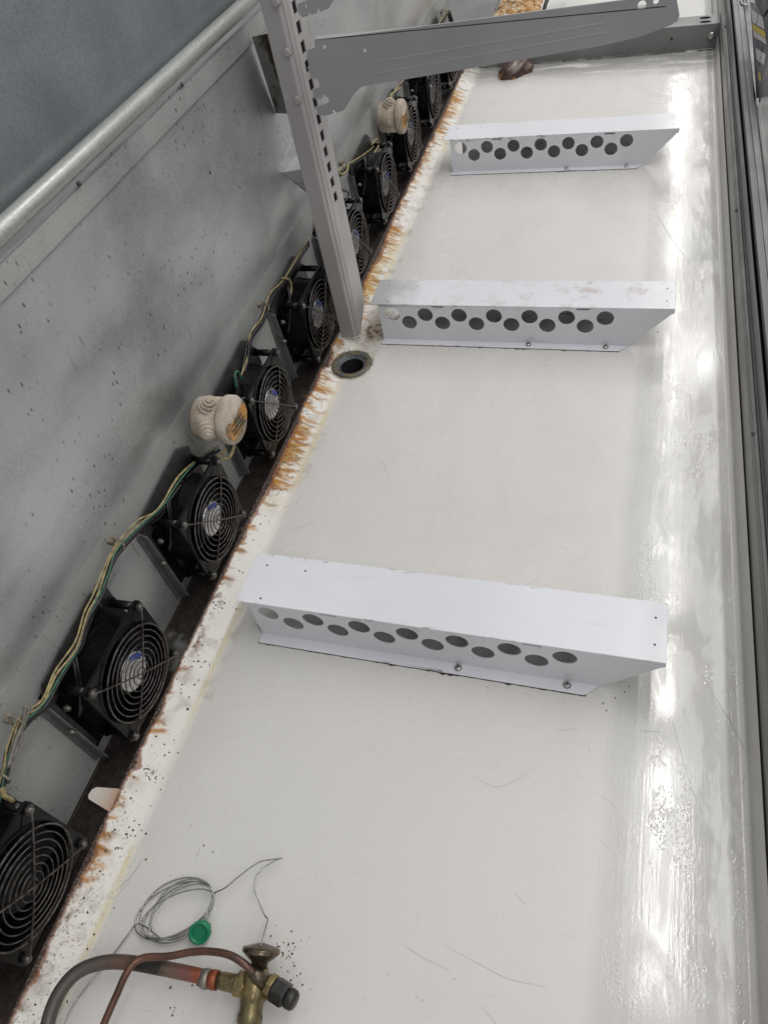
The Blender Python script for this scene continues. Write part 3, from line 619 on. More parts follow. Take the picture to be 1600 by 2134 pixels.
# ------------------------------------------------------------------ fans
FX = -0.477
def fan_proto():
    root = thing('axial_fan', (FX, FY[0], FZ), '', 'fan', 'black axial fans in a row along the rear wall')
    hw = 0.0595; D = 0.038
    def plate_out(hw, c=0.006):
        o = []
        for sx, sy in ((1, 1), (-1, 1), (-1, -1), (1, -1)):
            cx, cy = sx * (hw - c), sy * (hw - c); a0 = math.atan2(sy, sx) - math.pi / 4
            for k in range(5):
                a = a0 + (math.pi / 2) * k / 4; o.append((cx + c * math.cos(a), cy + c * math.sin(a)))
        return o
    ms = MB()
    def ring_plate(x0, x1):
        h = plate_with_holes('tmp', plate_out(hw), [circ(0, 0, 0.0565, 48)], x1 - x0, lambda u, v_, d: Vector((x0 + d, u, v_)), M['black'], None)
        ms.bm.from_mesh(h.data); bpy.data.objects.remove(h)
    ring_plate(-0.0045, -0.0005); ring_plate(-D, -D + 0.004)
    ms.lathe([(0.0565, -0.0045), (0.0565, -D + 0.004)], (0, 0, 0), (1, 0, 0), 48, capped=False)
    ms.lathe([(0.0590, -0.0045), (0.0575, -0.012), (0.0575, -0.026), (0.0590, -D + 0.004)], (0, 0, 0), (1, 0, 0), 48, capped=False)
    for sy in (-1, 1):
        for sz in (-1, 1):
            ms.lathe([(0.005, -0.0045), (0.005, -D + 0.004)], (0, sy * 0.0525, sz * 0.0525), (1, 0, 0), 12)
    for k in range(4):   # motor spider at the back
        a = 0.5 + k * math.pi / 2; ms.tube([(-D + 0.004, 0.02 * math.cos(a), 0.02 * math.sin(a)), (-D + 0.004, 0.057 * math.cos(a), 0.057 * math.sin(a))], 0.0028, 6)
    ms.build('housing', M['black'], root)
    # rotor
    m = MB(); m.lathe([(0.027, -D + 0.002), (0.027, -0.008), (0.0255, -0.0045), (0.0235, -0.004)], (0, 0, 0), (1, 0, 0), 40)
    for k in range(7):
        a0 = k * 2 * math.pi / 7; rows = []
        for r in (0.0265, 0.036, 0.046, 0.0545):
            rows.append([m.bm.verts.new((-0.010 - 0.022 * s_, r * math.cos(a0 + 0.75 * s_ + 9 * (r - 0.0265)), r * math.sin(a0 + 0.75 * s_ + 9 * (r - 0.0265)))) for s_ in (0, 0.33, 0.66, 1)])
        for A, B in zip(rows, rows[1:]):
            for j in range(3): f = m.bm.faces.new([A[j], A[j + 1], B[j + 1], B[j]]); f.smooth = True
    ro = m.build('rotor', M['black'], root)
    m = MB(); m.lathe([(0.0228, -0.0040), (0.0228, -0.0030), (0.0215, -0.0020), (0.0190, -0.0030), (0.0135, -0.0024), (0.009, -0.0034), (0.006, -0.0022), (0.0008, -0.0020)], (0, 0, 0), (1, 0, 0), 40)
    m.build('hub_cap', M['hub'], ro)
    m = MB(); A = []; 
    for r in (0.0145, 0.0212): A.append([m.bm.verts.new((-0.0012, r * math.cos(a), r * math.sin(a))) for a in [math.radians(10 + 8 * k) for k in range(9)]])
    B = [[m.bm.verts.new(vv.co - Vector((0.0012, 0, 0))) for vv in row] for row in A]
    for j in range(8):
        m.bm.faces.new([A[0][j], A[0][j + 1], A[1][j + 1], A[1][j]]); m.bm.faces.new([A[1][j], A[1][j + 1], B[1][j + 1], B[1][j]]); m.bm.faces.new([A[0][j], A[0][j + 1], B[0][j + 1], B[0][j]])
    m.build('blue_print', M['hubblue'], ro)
    # wire guard: rings and two crossing struts looped round the corner screws
    m = MB()
    def gx(r): return 0.0045 + 0.0025 * (1 - (r / 0.056) ** 2)
    for i in range(8):
        r = 0.0066 + i * 0.0069; rw = 0.00075 if i < 7 else 0.0011
        c = [(gx(r), r * math.cos(a), r * math.sin(a)) for a in [2 * math.pi * k / 56 for k in range(57)]]; c[-1] = c[0]; m.tube(c, rw, 6)
    m.build('guard_rings', M['wire'], root)
    for sgn in (1, -1):
        m = MB(); pts = []
        for s_ in np.linspace(-1, 1, 15):
            r = abs(s_) * 0.0735; pts.append((gx(min(r, 0.056)) + 0.0018 + (0 if r < 0.06 else -(r - 0.06) * 0.16), s_ * 0.0735 * 0.7071, sgn * s_ * 0.0735 * 0.7071))
        m.tube(pts, 0.0010, 6)
        for e in (-1, 1):
            cy, cz = e * 0.0525, sgn * e * 0.0525
            m.tube([(0.0032, cy + 0.0046 * math.cos(a), cz + 0.0046 * math.sin(a)) for a in [2 * math.pi * k / 14 for k in range(13)]], 0.0009, 6)
        m.build('guard_strut', M['wire'], root)
    for sy in (-1, 1):
        for sz in (-1, 1):
            m = MB(); m.lathe([(0.0038, -0.001), (0.0038, 0.0035), (0.0030, 0.0052), (0.0016, 0.0057)], (0, sy * 0.0525, sz * 0.0525), (1, 0, 0), 14); m.build('screw', M['dullscrew'], root)
    # mounting plate behind, with cut corners, and its turned edge on the near side
    bx = -0.0455
    m = MB(); m.poly_prism([(-0.074, -0.058), (-0.074, 0.056), (-0.060, 0.072), (0.044, 0.080), (0.066, 0.064), (0.063, -0.04), (0.055, -0.04), (0.045, 0.035), (0.030, 0.045), (-0.045, 0.045), (-0.066, 0.040), (-0.066, -0.058)], 'x', bx, bx + 0.002)
    m.build('mount_plate', M['mount'], root)
    m = MB(); m.poly_prism([(-0.0495, 0.056), (-0.0385, 0.050), (-0.0330, -0.074), (-0.0490, -0.081)], 'y', -0.0765, -0.0745)
    m.poly_prism([(-0.0815, 0.054), (-0.0745, 0.056), (-0.0745, -0.080), (-0.0815, -0.078)], 'x', -0.0405 - 0.0085, -0.0475)
    m.build('edge_flange', M['flange'], root)
    for (y, z) in ((-0.045, 0.030), (-0.060, 0.004)):
        m = MB(); m.lathe([(0.004, 0), (0.004, 0.002), (0.0025, 0.006), (0.001, 0.007)], (-0.037, y - 0.02, z), (1, 0, 0), 8); m.build('terminal', M['dullscrew'], root)
    # pair of supply leads curling from the terminals to the cable run
    for k in (0, 1):
        m = MB(); m.tube(spline([(-0.033, -0.064 + k * 0.004, 0.008), (-0.027, -0.052 + k * 0.005, 0.03), (-0.026, -0.036 + k * 0.005, 0.058), (-0.033, -0.022 + k * 0.005, 0.068)], 5), 0.0016, 7); m.build('lead', M['wk'], root)
    return root
def copy_tree(o, parent=None):
    c = o.copy(); COL.objects.link(c); c.parent = parent
    for ch in list(o.children): copy_tree(ch, c)
    return c
fan_labels = ['black fan at the bottom left corner with a dark hub, cut by the picture edge',
    'black fan with silver and blue hub, left of the nearest white bracket',
    'black fan with silver and blue hub, directly below the nearer beige junction box',
    'black fan just right of the nearer beige junction box, left of the drain by one',
    'black fan immediately left of the tall grey post, beside the drain',
    'black fan just behind the tall grey post, its left part covered by the post',
    'black fan below the far beige junction box',
    'black fan touching the right side of the far beige junction box',
    'narrow looking black fan seen under the grey shelf arm, second from the far end',
    'farthest black fan, mostly hidden behind the grey shelf arm']
proto = fan_proto(); fans = []
for i, y in enumerate(FY):
    o = proto if i == 0 else copy_tree(proto)
    o.location = (FX, y, FZ); o['label'] = fan_labels[i]; fans.append(o)
for i, o in enumerate(fans):
    for ch in o.children:
        if ch.name.startswith('rotor'): ch.rotation_euler = (rnd.random() * 0.5 - 0.1, 0, 0)
        if i == 0 and ch.name.startswith('rotor'):
            for g_ in list(ch.children):
                if g_.name.startswith('blue_print'): bpy.data.objects.remove(g_)
                elif g_.name.startswith('hub_cap'): g_.data = g_.data.copy(); g_.data.materials[0] = M['black']

# ------------------------------------------------------------------ support brackets
HB, WB, FWB = 0.073, 0.0735, 0.0139
HX = [-0.371, -0.3127, -0.2547, -0.1965, -0.1385, -0.080, -0.0205]; HX2 = [-0.3423, -0.2843, -0.2262, -0.1682, -0.110, -0.0505]
def bracket_proto():
    root = thing('support_bracket', (0, 0.395, 0), '', 'bracket', 'white perforated support brackets across the tray')
    XF0, XO, XT, XB = -0.394, -0.408, 0.080, 0.0034
    # upright face with its stagger of round holes and two slots under the fold
    outline = [(XF0, 0.0015), (XB + 0.016, 0.0015), (XT - 0.001, 0.0660), (XT - 0.001, HB - 0.0012), (XF0, HB - 0.0012)]
    holes = [circ(x, 0.0535 - 0.0035 * (x + 0.371) / 0.35 * 0.0, 0.0132) for x in HX] + [circ(x, 0.0375, 0.0132) for x in HX2]
    holes += [[(x - 0.010, HB - 0.0052), (x + 0.010, HB - 0.0052), (x + 0.010, HB - 0.0022), (x - 0.010, HB - 0.0022)] for x in (-0.29, -0.055)]
    plate_with_holes('perforated_face', outline, holes, 0.0014, lambda u, v_, d: Vector((u, d, v_)), M['enamel'], root)
    m = MB()
    m.poly_prism([(XO, 0.0), (XT, 0.0), (XT, WB), (XO, WB)], 'z', HB - 0.0013, HB)
    m.box(XT - 0.0014, XT, 0.0, WB, HB - 0.010, HB - 0.0013)
    m.build('top_plate', M['enamel'], root, bevel=0.0006)
    for (x, y) in ((XT - 0.012, 0.020), (XT - 0.012, 0.053), (XO + 0.03, 0.008), (XO + 0.02, 0.056), (XO + 0.072, 0.055)):
        m = MB(); m.lathe([(0.0013, -0.0006), (0.0013, 0.00025)], (x, y, HB), (0, 0, 1), 10); m.build('rivet_hole', M['speck'], root)
    # rear leg
    m = MB(); m.box(XF0 + .01, XB + 0.02, WB - 0.0014, WB, 0.0004, HB - 0.0013); 
    m.build('rear_face', M['enamel'], root)
    m = MB(); m.poly_prism([(XF0 - 0.001, -FWB), (XB, -FWB), (XB + 0.016, 0.0008), (XF0, 0.0008)], 'z', 0.0004, 0.0018); m.build('foot_flange', M['enamel'], root, bevel=0.0005)
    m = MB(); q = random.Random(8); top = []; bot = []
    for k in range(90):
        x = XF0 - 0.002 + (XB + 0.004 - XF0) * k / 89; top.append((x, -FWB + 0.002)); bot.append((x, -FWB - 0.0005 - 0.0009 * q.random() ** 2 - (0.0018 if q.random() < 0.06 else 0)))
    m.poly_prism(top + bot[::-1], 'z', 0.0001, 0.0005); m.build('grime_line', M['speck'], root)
    for x in (-0.1402, -0.016):
        m = MB(); m.lathe([(0.0046, 0.0), (0.0046, 0.0012), (0.0038, 0.0028), (0.0018, 0.0036)], (x, -0.0055, 0.0016), (0, 0, 1), 18)
        sc = m.build('screw', M['screw'], root)
        m = MB(); m.box(x - 0.0024, x + 0.0024, -0.0060, -0.0050, 0.0044, 0.0054); m.box(x - 0.0005, x + 0.0005, -0.0079, -0.0031, 0.0045, 0.0053); m.build('cross_slot', M['speck'], sc)
    return root
bl = ['nearest white perforated bracket, largest in view, with two bright crosshead screws in its foot',
      'middle white perforated bracket beside the drain, its top plate scuffed and stained',
      'farthest white perforated bracket, just below the brown putty lump']
bp = bracket_proto()
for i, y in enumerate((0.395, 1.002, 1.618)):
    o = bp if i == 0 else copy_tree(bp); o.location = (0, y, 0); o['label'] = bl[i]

# ------------------------------------------------------------------ slotted post
t = thing('slotted_post', (-0.45, 1.0, 0.015), 'tall grey steel post with a column of slots and hex bolts', 'post')
z1 = 0.80
# channel profile in plan (x, y) relative to the thing
PF = [(-0.0150, -0.015), (0.0080, -0.015), (0.0098, -0.0135), (0.0118, -0.0115), (0.0135, -0.0115), (0.0152, -0.006), (0.0170, -0.004)]
off = (-0.45, 1.0, 0.015)
def clipz(x, y): return 0.0
bm = bmesh.new(); lo = [bm.verts.new((x, y, 0.002)) for x, y in PF]; hi = [bm.verts.new((x, y, z1)) for x, y in PF]
for i in range(len(PF) - 1): bm.faces.new([lo[i], lo[i + 1], hi[i + 1], hi[i]])
m = MB(); m.bm.free(); m.bm = bm; o = m.build('side_face', M['post'], t); sd = o.modifiers.new('sheet', 'SOLIDIFY'); sd.thickness = 0.0018; sd.offset = 0
sl = []
for k in range(19):
    z = 0.234 + 0.0228 * k
    sl.append([(0.008, z), (0.022, z), (0.022, z + 0.0145), (0.008, z + 0.0145)])
plate_with_holes('slotted_face', [(-0.0042, 0.002), (0.040, 0.035), (0.0445, 0.045), (0.0445, z1), (-0.0042, z1)], sl, 0.0018, lambda u, v_, d: Vector((0.0170 - d, u, v_)), M['post'], t)
m = MB(); m.box(-0.015, 0.0148, 0.043, 0.0448, 0.045, z1); m.box(-0.0155, -0.0145, -0.0138, 0.043, 0.06, z1); m.build('rear_face', M['post'], t)
for px, py in ((576, 3), (600, 108), (621, 207)):
    p = W(px, py, 1, 0.985 - 0.0009) - Vector(off)
    m = MB(); m.lathe([(0.0064, 0), (0.0064, 0.0008), (0.0062, 0.001)], p, (0, -1, 0), 20)
    m.lathe([(0.0050, 0.001), (0.0050, 0.004), (0.0042, 0.0046)], p, (0, -1, 0), 6, smooth=False)
    m.build('hex_bolt', M['post'], t)
# stand-off plates tying the post to the wall
t = thing('stand_off_plate', (-0.49, 1.06, 0.41), 'dirty brown stained metal plate behind the upper part of the grey post', 'bracket', 'plates tying the post to the wall')
m = MB(); 
bm = m.bm; c = [W(525, 77, 0, -0.5185), W(575, 236, 0, -0.5185), Vector((-0.462, 1.03, 0.372)), Vector((-0.462, 1.03, 0.478))]
c = [p - Vector((-0.49, 1.06, 0.41)) for p in c]; d_ = Vector((0, 0.002, 0))
va = [bm.verts.new(p) for p in c]; vb = [bm.verts.new(p + d_) for p in c]
bm.faces.new(va); bm.faces.new(vb[::-1])
for i in range(4): bm.faces.new([va[i], vb[i], vb[(i + 1) % 4], va[(i + 1) % 4]])
s_ = N('stained_stand_off'); n_ = s_.noise(1, 5, 0.7, s_.mapv((28, 28, 9)))
M['standoff'] = s_.set(s_.mix(s_.ramp(n_, 0.42, 0.54), (0.24, 0.24, 0.23), (0.045, 0.032, 0.022)), 0.5, 0.3, s_.bump(s_.noise(200, 4), 0.4, 0.001))
m.build('plate', M['standoff'], t)
t = thing('stand_off_plate', (-0.50, 1.06, 0.27), 'small grey angled metal plate behind the middle of the post', 'bracket', 'plates tying the post to the wall')
o3 = Vector((-0.50, 1.06, 0.27)); m = MB(); bm = m.bm
c = [W(580, 350, 0, -0.5175) - o3, W(612, 285, 0, -0.5175) - o3, W(640, 330, 0, -0.5175) - o3, W(596, 388, 0, -0.5175) - o3]
va = [bm.verts.new(p) for p in c]; vb = [bm.verts.new(p + Vector((0.0015, 0, 0))) for p in c]; bm.faces.new(va); bm.faces.new(vb[::-1])
for i in range(4): bm.faces.new([va[i], vb[i], vb[(i + 1) % 4], va[(i + 1) % 4]])
m.build('wall_flange', M['galv'], t)
m = MB(); bm = m.bm; c = [W(590, 362, 0, -0.516) - o3, W(618, 325, 0, -0.516) - o3, Vector((0.036, -0.02, 0.020)), Vector((0.036, -0.02, -0.045))]
va = [bm.verts.new(p) for p in c]; vb = [bm.verts.new(p + Vector((0, 0.0015, 0.0015))) for p in c]; bm.faces.new(va); bm.faces.new(vb[::-1])
for i in range(4): bm.faces.new([va[i], vb[i], vb[(i + 1) % 4], va[(i + 1) % 4]])
m.build('web', M['galv'], t)

# ------------------------------------------------------------------ shelf arms
def arm(pix, hole_pix, y, label, nm, holes_r, ribs):
    t = thing('shelf_arm', (-0.433, y, 0.43), label, 'shelf arm', 'grey shelf arms hooked in the post')
    P = [W(px, py, 1, y) for px, py in pix]
    hl = []
    for (px, py), r in zip(hole_pix, holes_r): q = W(px, py, 1, y); hl.append(circ(q.x, q.z, r, 12))
    plate_with_holes('arm_plate', [(p.x, p.z) for p in P], hl, 0.0022, lambda u, v_, d: Vector((u + 0.433, d, v_ - 0.43)), M['arm'], t)
    return t
outline = [(640, 104), (657, 99), (655, 84), (672, 82), (880, 55), (1130, 22), (1330, -4), (1395, -12), (1409, -2), (1415, 32), (1411, 43), (1398, 52), (1335, 76), (1260, 94), (1100, 122), (1000, 139), (800, 173), (757, 180), (748, 185), (738, 195), (720, 225), (714, 231), (700, 235), (696, 228), (692, 229), (694, 237), (680, 241), (664, 240), (660, 228), (656, 223),
           (670, 219), (686, 213), (683, 204), (676, 196), (671, 205), (655, 207), (651, 187), (665, 182), (666, 174), (660, 164), (648, 164), (643, 145), (640, 140), (645, 135), (640, 122)]
t = arm(outline, [(676, 98), (760, 105), (1337, 11), (1366, 3)], 1.0, 'long grey painted shelf arm reaching right from the post', 'long', [0.0026, 0.0022, 0.0048, 0.003], None)
# pressed swage down the arm and folded top lip
m = MB()
a, b = W(690, 150, 1, 0.9985), W(1305, 55, 1, 0.9985); a2, b2 = W(715, 112, 1, 0.9985), W(1305, 36, 1, 0.9985)
def swage(p, q, r):
    pts = [Vector((p.x + (q.x - p.x) * k / 12 + 0.433, 0, p.z + (q.z - p.z) * k / 12 - 0.43)) for k in range(13)]
    m.tube([v_ + Vector((0, 0.0017, 0)) for v_ in pts], [0.0006] + [r] * 11 + [0.0006], 12)
swage(W(735, 163, 1, 1.0), W(1305, 60, 1, 1.0), 0.0021); swage(W(725, 140, 1, 1.0), W(1305, 40, 1, 1.0), 0.0021)
m.build('pressed_rib', M['arm'], t)
a, b = W(657, 84, 1, 1.0), W(1400, -12, 1, 1.0)
m = MB(); m.poly_prism([(a.x + 0.433, 0), (b.x + 0.433 - 0.005, 0), (b.x + .433 - 0.005, 0.011), (a.x + 0.433, 0.011)], 'z', a.z - 0.43 - 0.0005, a.z - 0.43 + 0.0015); m.build('top_lip', M['arm'], t, bevel=0.0005)
o2 = [(620, 8), (660, -8), (720, -20), (698, -5), (688, 12), (684, 18), (667, 25), (664, 18), (660, 19), (661, 27), (648, 31), (645, 26), (642, 27), (643, 33), (630, 36), (622, 28)]
arm(o2, [(637, 13)], 1.0, 'stub of a second grey shelf arm at the top edge of the picture', 'stub', [0.0012], None)

# ------------------------------------------------------------------ divider at the far end
t = thing('cross_divider', (0, 2.24, 0), 'low grey metal divider across the far end of the tray, under the shelf arm', 'divider')
m = MB(); m.box(-0.47, 0.175, 0.0, 0.0015, 0.001, 0.055); m.build('front_face', M['front'], t)
plate_with_holes('top_face', [(-0.47, 0.0), (0.178, 0.0), (0.178, 0.065), (-0.47, 0.065)], [[(0.137 + 0.014 * math.cos(a), yy_ + 0.0085 * math.sin(a)) for a in [2 * math.pi * k / 20 for k in range(20)]] for yy_ in (0.018, 0.047)], 0.0016, lambda u, v_, d: Vector((u, v_, 0.0552 + d)), M['front'], t)
m = MB(); m.box(-0.47, 0.172, 0.0632, 0.0648, -0.002, 0.055); m.build('back_face', M['cream'], t)
m = MB(); m.box(0.10, 0.17, 0.003, 0.060, 0.046, 0.047); m.build('slot_shadow_plate', M['seal'], t)  # added dark plate standing in for shade inside the slots
m = MB(); m.lathe([(0.009, 0), (0.009, 0.004), (0.006, 0.006)], (0.155, 0, 0.030), (0, -1, 0), 14); m.build('bolt', M['screw'], t)
m = MB(); m.lathe([(0.0035, 0), (0.0035, 0.0006)], (0.060, 0, 0.030), (0, -1, 0), 12); m.build('screw_hole', M['speck'], t)

# ------------------------------------------------------------------ front rail of the case
t = thing('front_rail', (0.18, 0.9, 0), 'long grey metal front rail with a black groove along the right edge of the tray', 'rail')
off = (0.18, 0.9, 0); Y2 = 4.2
extrude_profile('inner_panel', [(0.1695, 0.020), (0.1725, 0.034), (0.1728, 0.072), (0.1748, 0.0755), (0.1805, 0.0765)], Y0, Y2, M['cream'], t, off, 0.001)
extrude_profile('inner_rail', [(0.1805, 0.0767), (0.1807, 0.0790), (0.1825, 0.0795), (0.1835, 0.1090), (0.1815, 0.1130)], Y0, Y2, M['front'], t, off, 0.001)
extrude_profile('rail_lip', [(0.1752, 0.0775), (0.1752, 0.0795), (0.1790, 0.0797), (0.1790, 0.0775)], Y0, Y2, M['front'], t, off)
extrude_profile('groove_seal', [(0.1815, 0.1125), (0.1900, 0.1000), (0.1880, 0.1080), (0.1876, 0.1120)], Y0, Y2, M['seal'], t, off, 0.001)
extrude_profile('outer_rail', [(0.1872, 0.1125), (0.1885, 0.1185), (0.1945, 0.1195), (0.1955, 0.1180), (0.1975, 0.1180), (0.1985, 0.1200), (0.2065, 0.1210), (0.2078, 0.1195)], Y0, Y2, M['front'], t, off, 0.001)
extrude_profile('outer_seal', [(0.2078, 0.1190), (0.2115, 0.1165)], Y0, Y2, M['seal'], t, off, 0.001)
m = MB(); m.box(0.2115 - .18, 0.30 - .18, Y0 - .9, Y2 - .9, 0.05, 0.112); m.build('front_skin', M['fdark'], t)
for px, py in ((1535, 438), (1570, 905), (1512, 55)):
    p = W(px, py, 0, 0.1735) - Vector(off); m = MB(); m.lathe([(0.0032, 0), (0.0032, 0.002), (0.0015, 0.0035)], p, (-1, 0, 0.2), 12); m.build('screw', M['dullscrew'], t)
# glass screen standing in the rail from a short way down the case
t = thing('glass_screen', (0.222, 1.7, 0.12), 'greenish glass screen standing outside the front rail at the upper right', 'glass')
m = MB(); m.box(-0.0065, -0.0035, -1.9, -0.090, -0.002, 0.42); m.build('pane', M['glass'], t)
m = MB(); m.tube([(-0.0052, -0.089, -0.003), (-0.0052, -0.089, 0.42)], 0.0016, 8); m.build('edge_trim', M['front'], t)
# price rail with tags
t = thing('price_rail', (0.2135, 1.85, 0.125), 'navy label rail with white and yellow price tags at the upper right edge', 'price rail')
def prq(px, py, x): return W(px, py, 0, x)
m = MB(); bm = m.bm
def quad(mb, pix, x, th=0.001):
    c = [W(px, py, 0, x) - Vector((0.2135, 1.85, 0.125)) for px, py in pix]
    va = [mb.bm.verts.new(p) for p in c]; vb = [mb.bm.verts.new(p + Vector((th, 0, 0))) for p in c]
    mb.bm.faces.new(va); mb.bm.faces.new(vb[::-1])
    for i in range(4): mb.bm.faces.new([va[i], vb[i], vb[(i + 1) % 4], va[(i + 1) % 4]])
quad(m, [(1562, 4), (1606, 16), (1606, 200), (1575, 205)], 0.2130); m.build('rail_face', M['tagd'], t)
for pix, mt in (([(1564, 18), (1588, 36), (1592, 62), (1567, 46)], 'tagw'), ([(1566, 49), (1593, 66), (1594, 80), (1568, 62)], 'tagy'), ([(1568, 63), (1594, 81), (1596, 93), (1570, 76)], 'tagw'), ([(1573, 100), (1595, 113), (1591, 136), (1576, 124)], 'tagw'), ([(1579, 150), (1585, 155), (1584, 170), (1580, 166)], 'tagy')):
    m = MB(); quad(m, pix, 0.2122, 0.0004); tg = m.build('price_tag', M[mt], t)
    c = [W(px, py, 0, 0.21205) - Vector((0.2135, 1.85, 0.125)) for px, py in pix]
    u = (c[1] - c[0]); vv = (c[3] - c[0]); n_ = u.cross(vv).normalized(); uu = u.normalized(); vy = n_.cross(uu)
    if mt == 'tagw' or mt == 'tagy':
        cen = sum(c, Vector()) / 4; mx = Matrix((( -vy.x, uu.x, -1, cen.x), (-vy.y, uu.y, 0, cen.y), (-vy.z, uu.z, 0, cen.z), (0, 0, 0, 1)))
        if pix[0] == (1573, 100) or pix[0] == (1564, 18): text_mesh('price_digits', '2SG' if pix[0][0] == 1573 else '52', 0.020, M['ink'], mx, tg)
t = thing('rail_clip', (0.20, 2.05, 0.13), 'black clip with a bright metal loop at the top right corner', 'clip')
cl_o = Vector((0.20, 2.05, 0.13))
cpt = [W(px, py, 0, 0.2100) - cl_o for px, py in [(1571, 2), (1588, 36), (1599, 18), (1600, -25), (1574, -25)]]
m = MB(); va = [m.bm.verts.new(p) for p in cpt]; vb = [m.bm.verts.new(p + Vector((0.0015, 0, 0))) for p in cpt]; m.bm.faces.new(va); m.bm.faces.new(vb[::-1])
for i in range(5): m.bm.faces.new([va[i], vb[i], vb[(i + 1) % 5], va[(i + 1) % 5]])
m.build('clip_body', M['seal'], t)
m = MB(); m.tube(spline([W(px, py, 2, 0.124) - cl_o for px, py in [(1543, -20), (1543, 2), (1549, 10), (1557, 6), (1560, -20)]], 4), 0.002, 8); m.build('loop', M['screw'], t)

# ------------------------------------------------------------------ junction boxes
def junction_box():
    t = thing('junction_box', (-0.480, 0.598, 0.176), '', 'junction box', 'round beige junction boxes on the cable run')
    R_ = 0.0315
    m = MB(); m.lathe([(0.027, -0.028), (0.0285, -0.026), (0.0290, 0.012)], (0, 0, 0), (1, 0, 0), 40); m.build('body', M['box'], t)
    m = MB(); m.lathe([(R_, 0.010), (R_ + 0.0008, 0.012), (R_ + 0.0008, 0.020), (R_ - 0.001, 0.0225), (0.0005, 0.0235)], (0, 0, 0), (1, 0, 0), 48); ld = m.build('lid', M['box'], t)
    for dv in ((0.35, -0.10, 1.0), (0.35, -1.0, 0.10), (0.0, 0.7, -0.9)):
        d = Vector(dv).normalized(); m = MB()
        m.lathe([(0.0150, 0.018), (0.0150, 0.0275), (0.0140, 0.0290), (0.0118, 0.0290), (0.0118, 0.0325), (0.0108, 0.0336), (0.0086, 0.0336), (0.0086, 0.0365), (0.0076, 0.0374), (0.0050, 0.0374), (0.0045, 0.0395), (0.0008, 0.0402)], (-0.013, 0, 0), d, 32, smooth=False)
        m.build('grommet', M['box'], t)
    # worn warning label across the lid
    pts = []
    for (a, b) in ((-0.0305, 0.004), (-0.029, -0.006), (-0.026, -0.010), (-0.020, -0.018), (-0.013, -0.016), (-0.006, -0.0205), (0.002, -0.022), (0.007, -0.017), (0.014, -0.0195), (0.022, -0.017), (0.0285, -0.010), (0.0305, 0.0), (0.029, 0.008), (0.022, 0.006), (0.014, 0.0075), (0.006, 0.004), (-0.002, 0.0055), (-0.010, 0.004), (-0.018, 0.010), (-0.026, 0.009)):
        pts.append((a, b))
    lb = MB(); lb.poly_prism(pts, 'x', 0.0236, 0.0239); lo_ = lb.build('warning_label', M['label'], ld)
    for k, (tx, sz) in enumerate((('WARNING', 0.0062), ('Isolate supply', 0.0062), ('before opening', 0.0056))):
        ang = math.radians(-7); 
        ux = Vector((0, math.cos(ang), math.sin(ang))); uy = Vector((0, -math.sin(ang), math.cos(ang)))
        cen = Vector((0.0242, 0.001, 0.0005)) + uy * (-0.0008 - 0.0058 * k) + ux * (0.0)
        mx = Matrix(((ux.x, uy.x, 1, cen.x), (ux.y, uy.y, 0, cen.y), (ux.z, uy.z, 0, cen.z), (0, 0, 0, 1)))
        text_mesh('label_text', tx, sz, M['ink'], mx, lo_)
    return t
jb = junction_box(); jb['label'] = 'nearer round beige junction box with a torn orange warning label, between fans'
j2 = copy_tree(jb); j2.location = (-0.484, 1.522, 0.166); j2['label'] = 'far round beige junction box with orange label, seen below the shelf arm'

# ------------------------------------------------------------------ cable run
cab = thing('cable_run', (-0.51, 0.9, 0.19), 'bundle of black, green and yellow wires tied along the foot of the rear wall', 'cables')
co = Vector((-0.51, 0.9, 0.19))
path = [(-18, 1690), (5, 1612), (18, 1560), (42, 1505), (90, 1462), (120, 1405), (158, 1345), (178, 1285), (202, 1240), (222, 1185), (243, 1140), (290, 1090), (330, 1060), (368, 1005), (410, 962), (450, 935)]
path2 = [(497, 815), (500, 790), (512, 745), (520, 700), (545, 660), (562, 615), (590, 578), (640, 500)]
path3 = [(700, 362), (722, 345), (745, 330), (770, 315), (788, 295)]; path4 = [(812, 215), (822, 190), (838, 165), (860, 120), (905, 60), (925, 35), (933, 20), (945, 55)]
def wire(path, mat, r, ox, oz, seed, x=-0.510, name='wire'):
    q = random.Random(seed); pts = []
    for i, (px, py) in enumerate(path):
        p = W(px, py, 0, x); pts.append(p + Vector((ox + q.uniform(-.0012, .0012), q.uniform(-.004, .004), oz + q.uniform(-.0022, .0022))) - co)
    m = MB(); m.tube(spline(pts, 6), r, 8); m.build(name, M[mat], cab)
for P_ in (path, path2, path3, path4):
    wire(P_, 'wy', 0.0013, 0.002, 0.002, 1)
    if P_ is path: wire(P_, 'wg', 0.0012, 0.0035, 0.0, 2); wire(P_, 'wy', 0.0011, 0.001, 0.004, 3)
    for k in range(6): wire(P_, 'wk', 0.0019, 0.003 - 0.0014 * k, -0.0035 - 0.0026 * (k % 3), 10 + k)
wire([(470, 940), (455, 955), (440, 962), (415, 958)], 'wy', 0.0022, 0, 0, 5, -0.50); wire([(486, 932), (484, 946), (470, 957), (452, 958)], 'wy', 0.0024, 0, 0, 6, -0.49)
wire([(590, 578), (604, 583), (608, 600), (603, 625), (598, 640)], 'wy', 0.0018, 0, 0, 7, -0.505)
wire([(0, 1650), (12, 1650), (24, 1660), (32, 1675), (33, 1700)], 'wy', 0.0024, 0, 0, 8, -0.495)
wire([(505, 790), (497, 770), (490, 780), (494, 805)], 'wg', 0.0016, 0, 0, 9, -0.50)
wire([(50, 1470), (44, 1505), (30, 1545), (14, 1590)], 'ww', 0.0019, 0.003, 0, 11, -0.505); wire([(56, 1478), (48, 1510), (36, 1548), (20, 1585)], 'ww', 0.0017, 0.003, 0, 12, -0.505)
